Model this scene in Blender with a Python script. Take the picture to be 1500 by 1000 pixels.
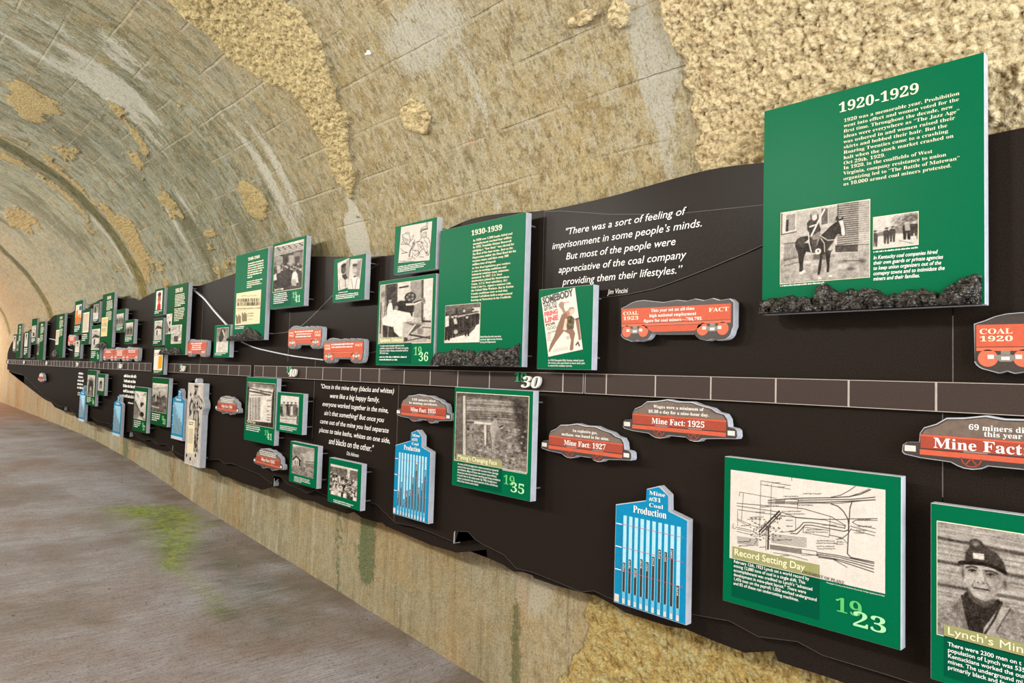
import bpy, bmesh, math, random
import numpy as np
from mathutils import Matrix, Vector, noise as mnoise

for _o in list(bpy.data.objects):
    bpy.data.objects.remove(_o)
SC = bpy.context.scene
COL = SC.collection
# World axes: +x = towards the exhibit wall, +y = along the tunnel away from the camera, z = up from eye height.
# ------------------------------------------------------------------ camera
F, YAW, PITCH, ROLL = 1025.15, .749646, .048257, .02941
fw = Vector((math.sin(YAW)*math.cos(PITCH), math.cos(YAW)*math.cos(PITCH), math.sin(PITCH)))
rt = Vector((math.cos(YAW), -math.sin(YAW), 0))
up = rt.cross(fw)
r2 = math.cos(ROLL)*rt + math.sin(ROLL)*up
u2 = math.cos(ROLL)*up - math.sin(ROLL)*rt
cam = bpy.data.cameras.new('camera')
cam.sensor_width = 36
cam.lens = 36*F/1500
cam.clip_start = .05
co = bpy.data.objects.new('camera', cam)
COL.objects.link(co)
co.matrix_world = Matrix((r2, u2, -fw)).transposed().to_4x4()
SC.camera = co
# ------------------------------------------------------------------ light
SC.view_settings.view_transform = 'Standard'
SC.view_settings.look = 'None'
SC.view_settings.exposure = 0.15
SC.view_settings.gamma = 1
SC.view_settings.use_curve_mapping = False
W_ = bpy.data.worlds.new('sky')
SC.world = W_
W_.use_nodes = True
bg = W_.node_tree.nodes['Background']
bg.inputs[0].default_value = (.86, .93, 1, 1)
bg.inputs[1].default_value = 1.6


def area(name, loc, target, sx, sy, power, col):
    l = bpy.data.lights.new(name, 'AREA')
    l.shape = 'RECTANGLE'
    l.size, l.size_y, l.energy, l.color = sx, sy, power, col
    o = bpy.data.objects.new(name, l)
    COL.objects.link(o)
    o.location = loc
    o.rotation_euler = (Vector(target)-Vector(loc)).to_track_quat('-Z', 'Y').to_euler()
    return o


area('near_portal_daylight', (-.2, -2.9, .7), (.8, 6, .1), 4.6, 3.4, 300, (.95, .97, 1))
area('far_portal_daylight', (-.1, 19.9, .5), (.4, 5, -.2), 4.4, 3.0, 110, (1, .88, .70))
for i, y in enumerate((2.6, 5.0, 7.5, 10., 12.5, 15., 17.5)):  # added fill lights without fixtures, aimed to throw panel shadows to the right
    area('added_fill_light', (-1.45, y, 1.7), (2.2, y-3.2, .0), .6, .3, (62, 76, 76, 76, 74, 70, 56)[i], (1, .97, .9))

D = 2.2           # the black backing sheets stand at x = D
rnd = random.Random(7)


# ------------------------------------------------------------------ materials
def lin(c):
    if isinstance(c, (int, float)):
        c = (c, c, c)
    return tuple((v/12.92 if v <= .04045 else ((v+.055)/1.055)**2.4) for v in [x/255 for x in c])


def nodes(name):
    m = bpy.data.materials.new(name)
    m.use_nodes = True
    nt = m.node_tree
    return m, nt, nt.nodes['Principled BSDF']


def N(nt, kind, **kw):
    n = nt.nodes.new(kind)
    for k, v in kw.items():
        if k.startswith('i_'):
            key = k[2:]
            n.inputs[int(key) if key.isdigit() else key].default_value = v
        else:
            setattr(n, k, v)
    return n


def pm(name, rgb, rough=.5, var=.12, scale=40., spec=.5, bump=0., metal=0., gloss=None):
    m, nt, b = nodes(name)
    L = nt.links
    c = lin(rgb)
    tc = N(nt, 'ShaderNodeTexCoord')
    nz = N(nt, 'ShaderNodeTexNoise', i_Scale=scale, i_Detail=5.)
    L.new(tc.outputs['Object'], nz.inputs['Vector'])
    rp = N(nt, 'ShaderNodeValToRGB')
    rp.color_ramp.elements[0].position = .3
    rp.color_ramp.elements[1].position = .7
    rp.color_ramp.elements[0].color = (*[x*(1-var) for x in c], 1)
    rp.color_ramp.elements[1].color = (*[min(1, x*(1+var)) for x in c], 1)
    L.new(nz.outputs['Fac'], rp.inputs['Fac'])
    L.new(rp.outputs['Color'], b.inputs['Base Color'])
    b.inputs['Roughness'].default_value = rough
    b.inputs['Specular IOR Level'].default_value = spec
    b.inputs['Metallic'].default_value = metal
    if bump:
        bp = N(nt, 'ShaderNodeBump', i_Strength=bump, i_Distance=.01)
        L.new(nz.outputs['Fac'], bp.inputs['Height'])
        L.new(bp.outputs['Normal'], b.inputs['Normal'])
    if gloss is not None:
        satin(nt, rp.outputs['Color'], rough, gloss)
    return m


def satin(nt, colour, rough, gloss):
    """matt ink under a thin satin film"""
    d = N(nt, 'ShaderNodeBsdfDiffuse')
    g = N(nt, 'ShaderNodeBsdfGlossy')
    g.inputs['Roughness'].default_value = rough
    x = N(nt, 'ShaderNodeMixShader', i_0=gloss)
    nt.links.new(colour, d.inputs['Color'])
    nt.links.new(d.outputs[0], x.inputs[1])
    nt.links.new(g.outputs[0], x.inputs[2])
    nt.links.new(x.outputs[0], nt.nodes['Material Output'].inputs['Surface'])


M = dict(
    green=pm('green_printed_face', (0, 97, 63), .35, .06, 260, gloss=.007),
    green_old=pm('dark_green_printed_face', (10, 76, 38), .35, .08, 160, gloss=.007),
    green_dark=pm('deep_green_print_block', (0, 78, 55), .35, .05, 160, gloss=.007),
    edge=pm('pale_grey_board_edge', (186, 190, 200), .5, .10, 25),
    rim=pm('light_rim', (150, 190, 170), .5, .05, 30),
    white=pm('white_vinyl', (240, 240, 236), .5, .03, 30),
    cream=pm('cream_ink', (235, 228, 196), .5, .03, 30),
    mint=pm('pale_mint_ink', (160, 222, 168), .5, .03, 30),
    lime=pm('light_green_ink', (84, 184, 104), .5, .03, 30),
    olive=pm('olive_title_band', (146, 146, 96), .5, .06, 60),
    black=pm('black_backing_sheet', (36, 30, 26), .34, .4, 260, gloss=.009),
    strip=pm('brown_timeline_strip', (62, 52, 48), .4, .14, 220, gloss=.02),
    line=pm('pale_engraved_line', (168, 158, 150), .5, .1, 60),
    seam=pm('grey_seam', (96, 92, 88), .5, .2, 60),
    carface=pm('charcoal_car_face', (58, 50, 47), .45, .12, 120),
    orange=pm('coal_car_orange', (196, 92, 68), .4, .06, 90, gloss=.015),
    orange2=pm('mine_car_red', (158, 72, 56), .4, .08, 90, gloss=.015),
    orange3=pm('pale_orange_band', (206, 108, 82), .4, .05, 90, gloss=.015),
    mound=pm('printed_coal_mound', (106, 90, 80), .5, .18, 60),
    truck=pm('grey_truck_frame', (128, 122, 116), .45, .1, 60),
    silver=pm('light_grey_coupler', (205, 205, 200), .45, .08, 60),
    blue=pm('cyan_blue_chart', (10, 130, 176), .4, .06, 80, gloss=.015),
    blue2=pm('pale_blue_chart', (110, 180, 212), .42, .06, 80),
    tube=pm('pale_blue_gauge', (168, 214, 230), .4, .05, 80),
    bar=pm('dark_coal_bar', (52, 47, 45), .5, .15, 120),
    pink=pm('thin_red_line', (176, 96, 120), .5, .05, 60),
    paper=pm('cream_paper', (222, 208, 172), .6, .05, 60),
    numgreen=pm('green_raised_digit', (28, 138, 92), .4, .05, 60),
    numwhite=pm('white_raised_digit', (218, 216, 208), .4, .06, 60),
    pin=pm('aluminium_pin', (190, 195, 205), .3, .05, 40, .5, 0, .8),
    glint_grey=pm('grey_edge_glint', (150, 152, 152), .4, .1, 40),
    rust_warmth=pm('rusty_bolt', (130, 70, 40), .7, .3, 60),
    stone=pm('pale_crumbs', (120, 110, 98), .9, .5, 30),
)


def coal_mat():
    m, nt, b = nodes('glossy_coal')
    L = nt.links
    tc = N(nt, 'ShaderNodeTexCoord')
    v = N(nt, 'ShaderNodeTexVoronoi', i_Scale=95.)
    n = N(nt, 'ShaderNodeTexNoise', i_Scale=60., i_Detail=6.)
    L.new(tc.outputs['Object'], v.inputs['Vector'])
    L.new(tc.outputs['Object'], n.inputs['Vector'])
    rp = N(nt, 'ShaderNodeValToRGB')
    rp.color_ramp.elements[0].color = (.006, .005, .005, 1)
    rp.color_ramp.elements[1].color = (.10, .085, .07, 1)
    rp.color_ramp.elements[0].position = .42
    rp.color_ramp.elements[1].position = .75
    L.new(n.outputs['Fac'], rp.inputs['Fac'])
    L.new(rp.outputs['Color'], b.inputs['Base Color'])
    b.inputs['Roughness'].default_value = .28
    mx = N(nt, 'ShaderNodeMath', operation='ADD')
    L.new(v.outputs['Distance'], mx.inputs[0])
    L.new(n.outputs['Fac'], mx.inputs[1])
    bp = N(nt, 'ShaderNodeBump', i_Strength=.9, i_Distance=.008)
    L.new(mx.outputs[0], bp.inputs['Height'])
    L.new(bp.outputs['Normal'], b.inputs['Normal'])
    return m


M['coal'] = coal_mat()


def photo_mat():
    m, nt, b = nodes('printed_photograph')
    L = nt.links
    a = N(nt, 'ShaderNodeAttribute', attribute_name='ink')
    tc = N(nt, 'ShaderNodeTexCoord')
    nz = N(nt, 'ShaderNodeTexNoise', i_Scale=420., i_Detail=2.)
    L.new(tc.outputs['Object'], nz.inputs['Vector'])
    mr = N(nt, 'ShaderNodeMapRange')
    mr.inputs['From Min'].default_value = .3
    mr.inputs['From Max'].default_value = .7
    mr.inputs['To Min'].default_value = .86
    mr.inputs['To Max'].default_value = 1.12
    L.new(nz.outputs['Fac'], mr.inputs['Value'])
    mx = N(nt, 'ShaderNodeVectorMath', operation='SCALE')
    L.new(a.outputs['Color'], mx.inputs[0])
    L.new(mr.outputs['Result'], mx.inputs['Scale'])
    satin(nt, mx.outputs[0], .35, .008)
    return m


M['photo'] = photo_mat()


# ------------------------------------------------------------------ value noise
def vnoise(x, y, seed=0):
    x, y = np.asarray(x, float), np.asarray(y, float)
    xi, yi = np.floor(x).astype(np.int64), np.floor(y).astype(np.int64)
    fx, fy = x-xi, y-yi
    fx, fy = fx*fx*(3-2*fx), fy*fy*(3-2*fy)

    def h(a, b):
        v = (a*374761393 + b*668265263 + seed*982451653) & 0xffffffff
        v = ((v ^ (v >> 13))*1274126177) & 0xffffffff
        v = v ^ (v >> 16)
        return (v & 0xffff)/65535.
    return (h(xi, yi)*(1-fx)+h(xi+1, yi)*fx)*(1-fy)+(h(xi, yi+1)*(1-fx)+h(xi+1, yi+1)*fx)*fy


def fbm(x, y, seed=0, octv=4):
    s, a, t = 0, .5, 0
    for k in range(octv):
        s = s+a*vnoise(x*2**k, y*2**k, seed+k*17)
        t += a
        a *= .55
    return s/t


def sstep(x, a, b):
    t = np.clip((x-a)/(b-a), 0, 1)
    return t*t*(3-2*t)


# ------------------------------------------------------------------ object helpers
def link(name, me, mats=None, parent=None):
    o = bpy.data.objects.new(name, me)
    COL.objects.link(o)
    if mats is not None:
        for m in (mats if isinstance(mats, (list, tuple)) else [mats]):
            me.materials.append(m)
    if parent:
        o.parent = parent
    return o


def obj(name, bm, mats, parent=None, smooth=False):
    me = bpy.data.meshes.new(name)
    bmesh.ops.recalc_face_normals(bm, faces=bm.faces)
    bm.to_mesh(me)
    bm.free()
    if smooth:
        for p in me.polygons:
            p.use_smooth = True
    return link(name, me, mats, parent)


def tag(o, label, cat, group=None, kind=None):
    o['label'] = label
    o['category'] = cat
    if group:
        o['group'] = group
    if kind:
        o['kind'] = kind
    return o


WALLROT = Matrix(((0, 0, -1), (-1, 0, 0), (0, 1, 0))).to_4x4()   # local u = right along the wall, v = up, w = out of the wall


def thing(name, t, z, label, cat, group=None, w=0., tilt=0.):
    o = bpy.data.objects.new(name, None)
    o.empty_display_size = .1
    COL.objects.link(o)
    o.matrix_world = Matrix.Translation((D-w, t, z)) @ WALLROT @ Matrix.Rotation(tilt, 4, 'Z')
    return tag(o, label, cat, group)


def box(bm, u0, u1, v0, v1, w0, w1, mi=0, bevel=0):
    vs = [bm.verts.new((u, v, w)) for u in (u0, u1) for v in (v0, v1) for w in (w0, w1)]
    fs = []
    for q in ((0, 1, 3, 2), (4, 6, 7, 5), (0, 4, 5, 1), (2, 3, 7, 6), (0, 2, 6, 4), (1, 5, 7, 3)):
        f = bm.faces.new([vs[i] for i in q])
        f.material_index = mi
        fs.append(f)
    if bevel:
        es = list({e for f in fs for e in f.edges})
        bmesh.ops.bevel(bm, geom=es, offset=bevel, segments=1, affect='EDGES')


def prism(bm, pts, w0, w1, mi=0):
    n = len(pts)
    a = [bm.verts.new((u, v, w0)) for u, v in pts]
    b = [bm.verts.new((u, v, w1)) for u, v in pts]
    f1 = bm.faces.new(b)
    f2 = bm.faces.new(a[::-1])
    f1.material_index = f2.material_index = mi
    for i in range(n):
        f = bm.faces.new((a[i], a[(i+1) % n], b[(i+1) % n], b[i]))
        f.material_index = mi
    bmesh.ops.triangulate(bm, faces=[f1, f2])


def disc(bm, cu, cv, r, w0, w1, n=20, ry=None):
    ry = ry or r
    prism(bm, [(cu+r*math.cos(2*math.pi*i/n), cv+ry*math.sin(2*math.pi*i/n)) for i in range(n)], w0, w1)


def bxo(name, parent, mat, *a, bevel=0):
    bm = bmesh.new()
    box(bm, *a, bevel=bevel)
    return obj(name, bm, mat, parent)


def pro(name, parent, mat, pts, w0, w1):
    bm = bmesh.new()
    prism(bm, pts, w0, w1)
    return obj(name, bm, mat, parent)


# ------------------------------------------------------------------ lettering
def bold_serif(t):
    o = ''
    for c in t:
        if 'A' <= c <= 'Z':
            o += chr(0x1D400+ord(c)-65)
        elif 'a' <= c <= 'z':
            o += chr(0x1D41A+ord(c)-97)
        elif '0' <= c <= '9':
            o += chr(0x1D7CE+ord(c)-48)
        else:
            o += c
    return o


def text(parent, name, body, rect, w, mat, style='sans', align='LEFT', depth=0., label=None, fat=0., angle=0., lead=1.):
    """lettering fitted into rect = (u0, v0, u1, v1); w = distance of its back from the backing sheet"""
    cu = bpy.data.curves.new('lettering', 'FONT')
    cu.body = bold_serif(body) if style.startswith('serif') else body
    cu.align_x = align
    cu.resolution_u = 3
    cu.space_line = 1.12 if style.startswith('serif') and '\n' in body else lead
    cu.offset = fat
    if 'italic' in style:
        cu.shear = .22
    to = bpy.data.objects.new('lettering', cu)
    COL.objects.link(to)
    dg = bpy.context.evaluated_depsgraph_get()
    me = bpy.data.meshes.new_from_object(to.evaluated_get(dg))
    bpy.data.objects.remove(to)
    bpy.data.curves.remove(cu)
    n = len(me.vertices)
    c = np.empty(n*3)
    me.vertices.foreach_get('co', c)
    c = c.reshape(-1, 3)
    lo, hi = c.min(0), c.max(0)
    u0, v0, u1, v1 = rect
    c[:, 0] = u0+(c[:, 0]-lo[0])/max(1e-6, hi[0]-lo[0])*(u1-u0)
    c[:, 1] = v0+(c[:, 1]-lo[1])/max(1e-6, hi[1]-lo[1])*(v1-v0)
    if angle:
        cx, cy = (u0+u1)/2, (v0+v1)/2
        a, b = c[:, 0]-cx, c[:, 1]-cy
        c[:, 0] = cx+a*math.cos(angle)-b*math.sin(angle)
        c[:, 1] = cy+a*math.sin(angle)+b*math.cos(angle)
    c[:, 2] = w
    me.vertices.foreach_set('co', c.ravel())
    me.materials.clear()
    me.update()
    if depth:
        bm = bmesh.new()
        bm.from_mesh(me)
        bmesh.ops.remove_doubles(bm, verts=bm.verts, dist=1e-6)
        r = bmesh.ops.extrude_face_region(bm, geom=bm.faces[:])
        bmesh.ops.translate(bm, verts=[g for g in r['geom'] if isinstance(g, bmesh.types.BMVert)], vec=(0, 0, depth))
        bmesh.ops.recalc_face_normals(bm, faces=bm.faces)
        bm.to_mesh(me)
        bm.free()
    me.name = name
    o = link(name, me, mat, parent)
    if label:
        o['label'] = label
    return o


def textlines(parent, name, rect, nl, w, mat, seed=0, fill=.55, last=.6, align='L', gap=None):
    """print too small to read in the photograph: short strokes word by word"""
    rr = random.Random(seed)
    bm = bmesh.new()
    u0, v0, u1, v1 = rect
    lh = (v1-v0)/nl
    for k in range(nl):
        if gap is not None and k == gap:
            continue
        end = u0+(u1-u0)*(last if k == nl-1 else rr.uniform(.86, 1))
        u = u0
        if align == 'C':
            d = (u1-u0)*rr.uniform(0, .12)
            u, end = u0+d, u1-d
        top = v1-k*lh
        while u < end-lh*.4:
            ln = min(rr.uniform(.5, 2.6)*lh*.9, end-u)
            x = u
            while x < u+ln-lh*.1:        # letters
                hw = lh*rr.uniform(.12, .3)
                hh = lh*fill*rr.choice((.7, .7, .75, 1.0))
                vv = [bm.verts.new(q) for q in ((x, top-lh*fill, w), (x+hw, top-lh*fill, w), (x+hw, top-lh*fill+hh, w), (x, top-lh*fill+hh, w))]
                bm.faces.new(vv)
                x += hw+lh*.07
            u += ln+lh*.32
    return obj(name, bm, mat, parent)


# ------------------------------------------------------------------ printed pictures (ink colours on a fine grid of vertices)
class Pic:
    def __init__(s, w, h, g, corners=None, seed=1):
        s.w, s.h, s.seed = w, h, seed
        s.a = np.zeros((h, w, 3))
        s.a[:] = g
        yy, xx = np.mgrid[0:h, 0:w]
        s.X, s.Y = xx+.5, yy+.5
        s.c = corners

    def m(s, p):
        x, y = p
        if s.c:
            (x0, y0), (x1, y1), (x2, y2), (x3, y3) = s.c   # TL TR BR BL
            u = (x-x0)/(x1-x0)
            for _ in range(4):
                v = (y-(y0+(y1-y0)*u))/((y3-y0)+((y2-y3)-(y1-y0))*u)
                l, r = x0+(x3-x0)*v, x1+(x2-x1)*v
                u = (x-l)/(r-l)
            x, y = u, v
        return x*s.w, y*s.h

    def put(s, mask, c):
        mask = np.clip(mask, 0, 1)[..., None]
        s.a = s.a*(1-mask)+np.array(c if isinstance(c, tuple) else (c,)*3)*mask
        return s

    def seg(s, p, q):
        ax, ay = p
        bx, by = q
        dx, dy = bx-ax, by-ay
        t = np.clip(((s.X-ax)*dx+(s.Y-ay)*dy)/max(1e-9, dx*dx+dy*dy), 0, 1)
        return np.hypot(s.X-ax-t*dx, s.Y-ay-t*dy)

    def poly(s, pts, c, k=1., soft=1.):
        P = [s.m(p) for p in pts]
        ins = np.zeros(s.X.shape, bool)
        d = np.full(s.X.shape, 1e9)
        for i in range(len(P)):
            (ax, ay), (bx, by) = P[i], P[(i+1) % len(P)]
            d = np.minimum(d, s.seg(P[i], P[(i+1) % len(P)]))
            cond = (ay > s.Y) != (by > s.Y)
            with np.errstate(divide='ignore', invalid='ignore'):
                xi = ax+(s.Y-ay)/(by-ay if by != ay else 1e-9)*(bx-ax)
            ins ^= cond & (s.X < xi)
        sd = np.where(ins, d, -d)
        return s.put(k*np.clip(sd/soft+.5, 0, 1), c)

    def line(s, pts, wd, c, k=1.):
        P = [s.m(p) for p in pts]
        d = np.full(s.X.shape, 1e9)
        for i in range(len(P)-1):
            d = np.minimum(d, s.seg(P[i], P[i+1]))
        return s.put(k*np.clip(wd/2-d+.5, 0, 1), c)

    def ell(s, p, rx, ry, c, k=1., soft=1.):
        """rx, ry in picture pixels of the coordinates in use"""
        x, y = s.m(p)
        x2, _ = s.m((p[0]+rx, p[1]))
        _, y2 = s.m((p[0], p[1]+ry))
        rx, ry = max(.3, abs(x2-x)), max(.3, abs(y2-y))
        d = (1-np.hypot((s.X-x)/rx, (s.Y-y)/ry))*min(rx, ry)
        return s.put(k*np.clip(d/soft+.5, 0, 1), c)

    def noise(s, amp, sc, octv=3, sx=1., region=None):
        s.seed += 1
        n = fbm(s.X/sc*sx, s.Y/sc, s.seed, octv)-.5
        if region:
            P = Pic(s.w, s.h, 0, s.c).poly(region, 1., soft=3).a[..., 0]
            n = n*P
        s.a = np.clip(s.a+n[..., None]*amp*2, 0, 1)
        return s

    def grad(s, y0, c0, y1, c1):
        t = np.clip((s.Y/s.h-y0)/(y1-y0), 0, 1)[..., None]
        s.a = np.array((c0,)*3)*(1-t)+np.array((c1,)*3)*t
        return s

    def figure(s, x, y, hgt, body=.15, head=.75, wd=.3, hat=None):
        """a small standing person: y = feet, hgt = height"""
        w = hgt*wd
        s.poly([(x-w*.42, y), (x-w*.5, y-hgt*.45), (x-w*.55, y-hgt*.78), (x-w*.2, y-hgt*.86), (x+w*.2, y-hgt*.86), (x+w*.55, y-hgt*.78), (x+w*.5, y-hgt*.45), (x+w*.42, y), (x+w*.1, y), (x, y-hgt*.4), (x-w*.1, y)], body)
        s.ell((x, y-hgt*.92), w*.27, hgt*.085, head)
        if hat is not None:
            s.ell((x, y-hgt*.975), w*.34, hgt*.04, hat)
        return s

    def scribble(s, x0, y0, x1, h, c=.15, dens=1.):
        rr = random.Random(s.seed)
        s.seed += 1
        x = x0
        while x < x1:
            a = rr.uniform(.3, .9)*h
            s.line([(x, y0-rr.uniform(0, h)), (x+a*.4, y0-rr.uniform(0, h)), (x+a, y0-rr.uniform(0, h))], .8, c, .85)
            x += a*1.15/dens
        return s


def picture(parent, name, pic, rect, w, tint=True, quad=None, label=None):
    h_, w_ = pic.h, pic.w
    u0, v0, u1, v1 = rect if rect else (0, 0, 1, 1)
    fx = np.linspace(0, 1, w_)
    fy = np.linspace(0, 1, h_)
    gx, gy = np.meshgrid(fx, fy)
    if quad:       # four corners TL TR BR BL
        q = np.array(quad, float)
        pu = (q[0, 0]*(1-gx)+q[1, 0]*gx)*(1-gy)+(q[3, 0]*(1-gx)+q[2, 0]*gx)*gy
        pv = (q[0, 1]*(1-gx)+q[1, 1]*gx)*(1-gy)+(q[3, 1]*(1-gx)+q[2, 1]*gx)*gy
    else:
        pu, pv = u0+(u1-u0)*gx, v1+(v0-v1)*gy
    co_ = np.stack([pu, pv, np.full_like(pu, w)], -1).reshape(-1, 3)
    idx = np.arange(h_*w_).reshape(h_, w_)
    fc = np.stack([idx[1:, :-1], idx[1:, 1:], idx[:-1, 1:], idx[:-1, :-1]], -1).reshape(-1, 4)
    me = mesh_np(name, co_, fc)
    a = np.clip(pic.a, 0, 1)
    if tint:
        yy, xx = np.mgrid[0:h_, 0:w_]
        a = a+(((fbm(xx/9., yy/9., pic.seed+5)-.5)*.16+(fbm(xx/2.2, yy/2.2, pic.seed+9, 2)-.5)*.17)*(1 if a.mean() < .72 else .35))[..., None]
        a = np.clip((a-.5)*1.12+.46, 0, 1)
        g = a[..., :1]
        a = np.array((.10, .075, .06))+(np.array((.90, .87, .835))-np.array((.10, .075, .06)))*g
    a = np.where(a <= .04045, a/12.92, ((a+.055)/1.055)**2.4)
    at_ = me.color_attributes.new('ink', 'FLOAT_COLOR', 'POINT')
    at_.data.foreach_set('color', np.concatenate([a.reshape(-1, 3), np.ones((h_*w_, 1))], 1).ravel())
    o = link(name, me, M['photo'], parent)
    if label:
        o['label'] = label
    return o


def mesh_np(name, co_, fc):
    me = bpy.data.meshes.new(name)
    n, k = len(co_), len(fc)
    me.vertices.add(n)
    me.vertices.foreach_set('co', np.asarray(co_, float).ravel())
    me.loops.add(k*4)
    me.loops.foreach_set('vertex_index', np.asarray(fc, np.int32).ravel())
    me.polygons.add(k)
    me.polygons.foreach_set('loop_start', np.arange(0, k*4, 4, dtype=np.int32))
    me.polygons.foreach_set('loop_total', np.full(k, 4, np.int32))
    me.update(calc_edges=True)
    me.validate()
    return me


# ================================================================== THE TUNNEL
PR = [(2.34, -1.9), (2.34, .3), (2.335, .55), (2.28, .765), (2.2, .98), (2.06, 1.21), (1.92, 1.41), (1.72, 1.62), (1.47, 1.85), (1.175, 2.02), (.905, 2.14), (.5, 2.28), (.15, 2.36), (-.15, 2.39)]


def profile():
    P = np.array(PR)
    pts = []
    n = len(P)
    for i in range(n-1):
        p0, p1, p2, p3 = P[max(i-1, 0)], P[i], P[i+1], P[min(i+2, n-1)]
        if i == 0:
            for k in range(40):
                pts.append(p1+(p2-p1)*k/40)
            continue
        for k in range(8):
            u = k/8
            pts.append(.5*((2*p1)+(-p0+p2)*u+(2*p0-5*p1+4*p2-p3)*u*u+(-p0+3*p1-3*p2+p3)*u**3))
    pts.append(P[-1])
    pts = np.array(pts)
    return pts, np.r_[0, np.cumsum(np.hypot(*np.diff(pts, axis=0).T))]


PTS, SS = profile()
S_SPRING = 2.4817


def rz(s):
    return np.interp(s, SS, PTS[:, 0]), np.interp(s, SS, PTS[:, 1])


def vault_masks(T, S):
    """where each kind of surface lies on the vault: T along the tunnel, S up the wall from the floor (metres)"""
    n1 = fbm(T*3, S*3, 3)-.5
    n2 = fbm(T*9, S*9, 5)-.5
    n3 = fbm(T*1.3, S*1.3, 9)-.5
    up_ = sstep(S, 2.3, 2.5)
    # thick roughcast: the near bay, and the tongue that hangs from the crown along the joint at 3.5 m
    edge = 1.43+.10*n1+.09*n2
    st = sstep(edge-T, -.015, .03)*up_
    cx = np.interp(S, [2.95, 3.05, 3.25, 3.5, 3.7, 3.85, 4.05, 4.4, 5.8], [3.80, 3.79, 3.72, 3.6, 3.52, 3.62, 3.72, 3.70, 3.6])
    hw = np.interp(S, [2.95, 3.05, 3.25, 3.5, 3.7, 3.85, 4.05, 4.4, 5.8], [0, .05, .13, .17, .22, .36, .38, .42, .5])
    st = np.maximum(st, sstep(hw-np.abs(T-cx)+.14*n1+.10*n2, -.01, .03)*up_*(S > 2.9))
    # islands of roughcast left on the plain concrete
    isl = fbm(T*2.3+40, S*2.6, 21, 5)
    st = np.maximum(st, .85*sstep(isl+.35*n2, .64, .68)*up_*sstep(T, 4.2, 5.4)*sstep(-T, -10.5, -8.2))
    for (a, b, r, q) in ((1.72, 3.40, .10, .035), (1.60, 3.36, .06, .06), (2.9, 3.3, .10, .09), (5.0, 3.2, .2, .18), (8.05, 3.25, .22, .5), (11.2, 4.1, .6, .22), (6.9, 4.7, .5, .2)):
        st = np.maximum(st, .9*sstep(1-np.hypot((T-a)/r, (S-b)/q)+.8*n2+.9*n1, 0, .2))
    # the lower wall
    lo = 1-up_
    st = np.maximum(st, lo*sstep(2.02+.16*n1+.1*n2-T+.5*np.clip(.85-S, 0, 1), -.02, .08)*.8)
    st = np.clip(st, 0, 1)
    # pale efflorescence
    wh = sstep(fbm(T*4.5, S*.9, 31, 5)+.3*n3, .60, .80)*.8*up_
    wh = np.maximum(wh, sstep(1-np.hypot((T-3.91)/.13, (S-2.78)/.19)+.5*n2, .05, .3)*1.3)
    wh = np.maximum(wh, .9*sstep(1-np.hypot((T-3.83)/.09, (S-2.8)/.35)+.5*n2, .05, .3))
    wh = np.maximum(wh, lo*sstep(1-np.hypot((T-2.33)/.22, (S-1.0)/.30)+.5*n1, .05, .5)*.9)
    wh = np.maximum(wh, lo*sstep(fbm(T*9, S*1.1, 37, 5), .60, .74)*.8*sstep(T, 3.4, 4.6))
    dlo = lo*sstep(T, 2.3, 2.5)*sstep(-T, -4.6, -3.3)*.55
    wh = np.maximum(wh, .7*sstep(1-np.hypot((T-2.6)/.45, (S-3.62)/.22)+1.2*n1, .2, .8)*up_)
    # dark damp and green algae: the joints and run-offs
    j = np.zeros_like(T)
    for jt, jw in ((8.47, .17), (13.7, .22), (18.3, .2)):
        j = np.maximum(j, np.exp(-((T-jt+.06*n1)/jw)**2)*(.95+.9*n2+.5*n1))
    j = np.clip(j, 0, 1)*sstep(S, 2.35, 2.6)
    for jt in (8.47, 13.7):
        st = st*(1-np.exp(-((T-jt)/.2)**4)*up_)
    dk = np.clip(sstep(fbm(T*2.2, S*1.0, 43, 5)+.2*n2, .53, .74), 0, 1)*sstep(T, 3.3, 6.5)*sstep(-T, -12.5, -9)*up_
    dk = np.maximum(dk, .8*sstep(fbm(T*3.2, S*1.2, 47, 4), .58, .75)*up_*sstep(S, 3.4, 4.2))
    dk = np.maximum(dk, dlo)
    gr = lo*np.maximum(np.exp(-((T-3.77)/.10)**2)*sstep(S, .5, .7)*(.9+n1), .8*np.exp(-((T-9.1)/.16)**2)*(.9+n1))
    gr = np.maximum(gr, lo*.8*np.exp(-((T-2.42)/.05)**2)*sstep(-S, -.95, -.75)*(.9+n1))
    gr = np.maximum(gr, lo*.5*sstep(fbm(T*7, S*1.2, 53, 5), .55, .75))
    ru = lo*sstep(T, 12., 17.)*(.35+1.3*sstep(fbm(T*2.2, S*.6, 61, 4), .48, .68))  # far end: orange staining with the warm light there painted in
    ru = np.maximum(ru, lo*sstep(fbm(T*5., S*.6, 67, 5), .56, .74)*.5)
    ru = np.maximum(ru, lo*.6*np.exp(-((T-3.2)/.5)**2)*np.exp(-((S-1.02)/.06)**2))
    ru = np.maximum(ru, 1.2*sstep(1-np.hypot((T-2.6)/.03, (S-3.1)/.02)+.8*n2, .0, .4)*up_)
    ru = np.maximum(ru, up_*sstep(T, 12.5, 18.)*.30)  # warm light of the far end painted onto the vault
    return [np.clip(m, 0, 1) for m in (st, wh, j, dk, gr, ru)]


def worley(x, y, seed=0):
    xi, yi = np.floor(x).astype(np.int64), np.floor(y).astype(np.int64)
    best = np.full(x.shape, 9.)
    for a in (-1, 0, 1):
        for b in (-1, 0, 1):
            cx, cy = xi+a, yi+b
            h = ((cx*374761393+cy*668265263+seed*1442695) & 0xffffffff)
            h = ((h ^ (h >> 13))*1274126177) & 0xffffffff
            h = h ^ (h >> 16)
            px, py = cx+(h & 0xff)/255., cy+((h >> 8) & 0xff)/255.
            best = np.minimum(best, np.hypot(x-px, y-py))
    return best


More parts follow.
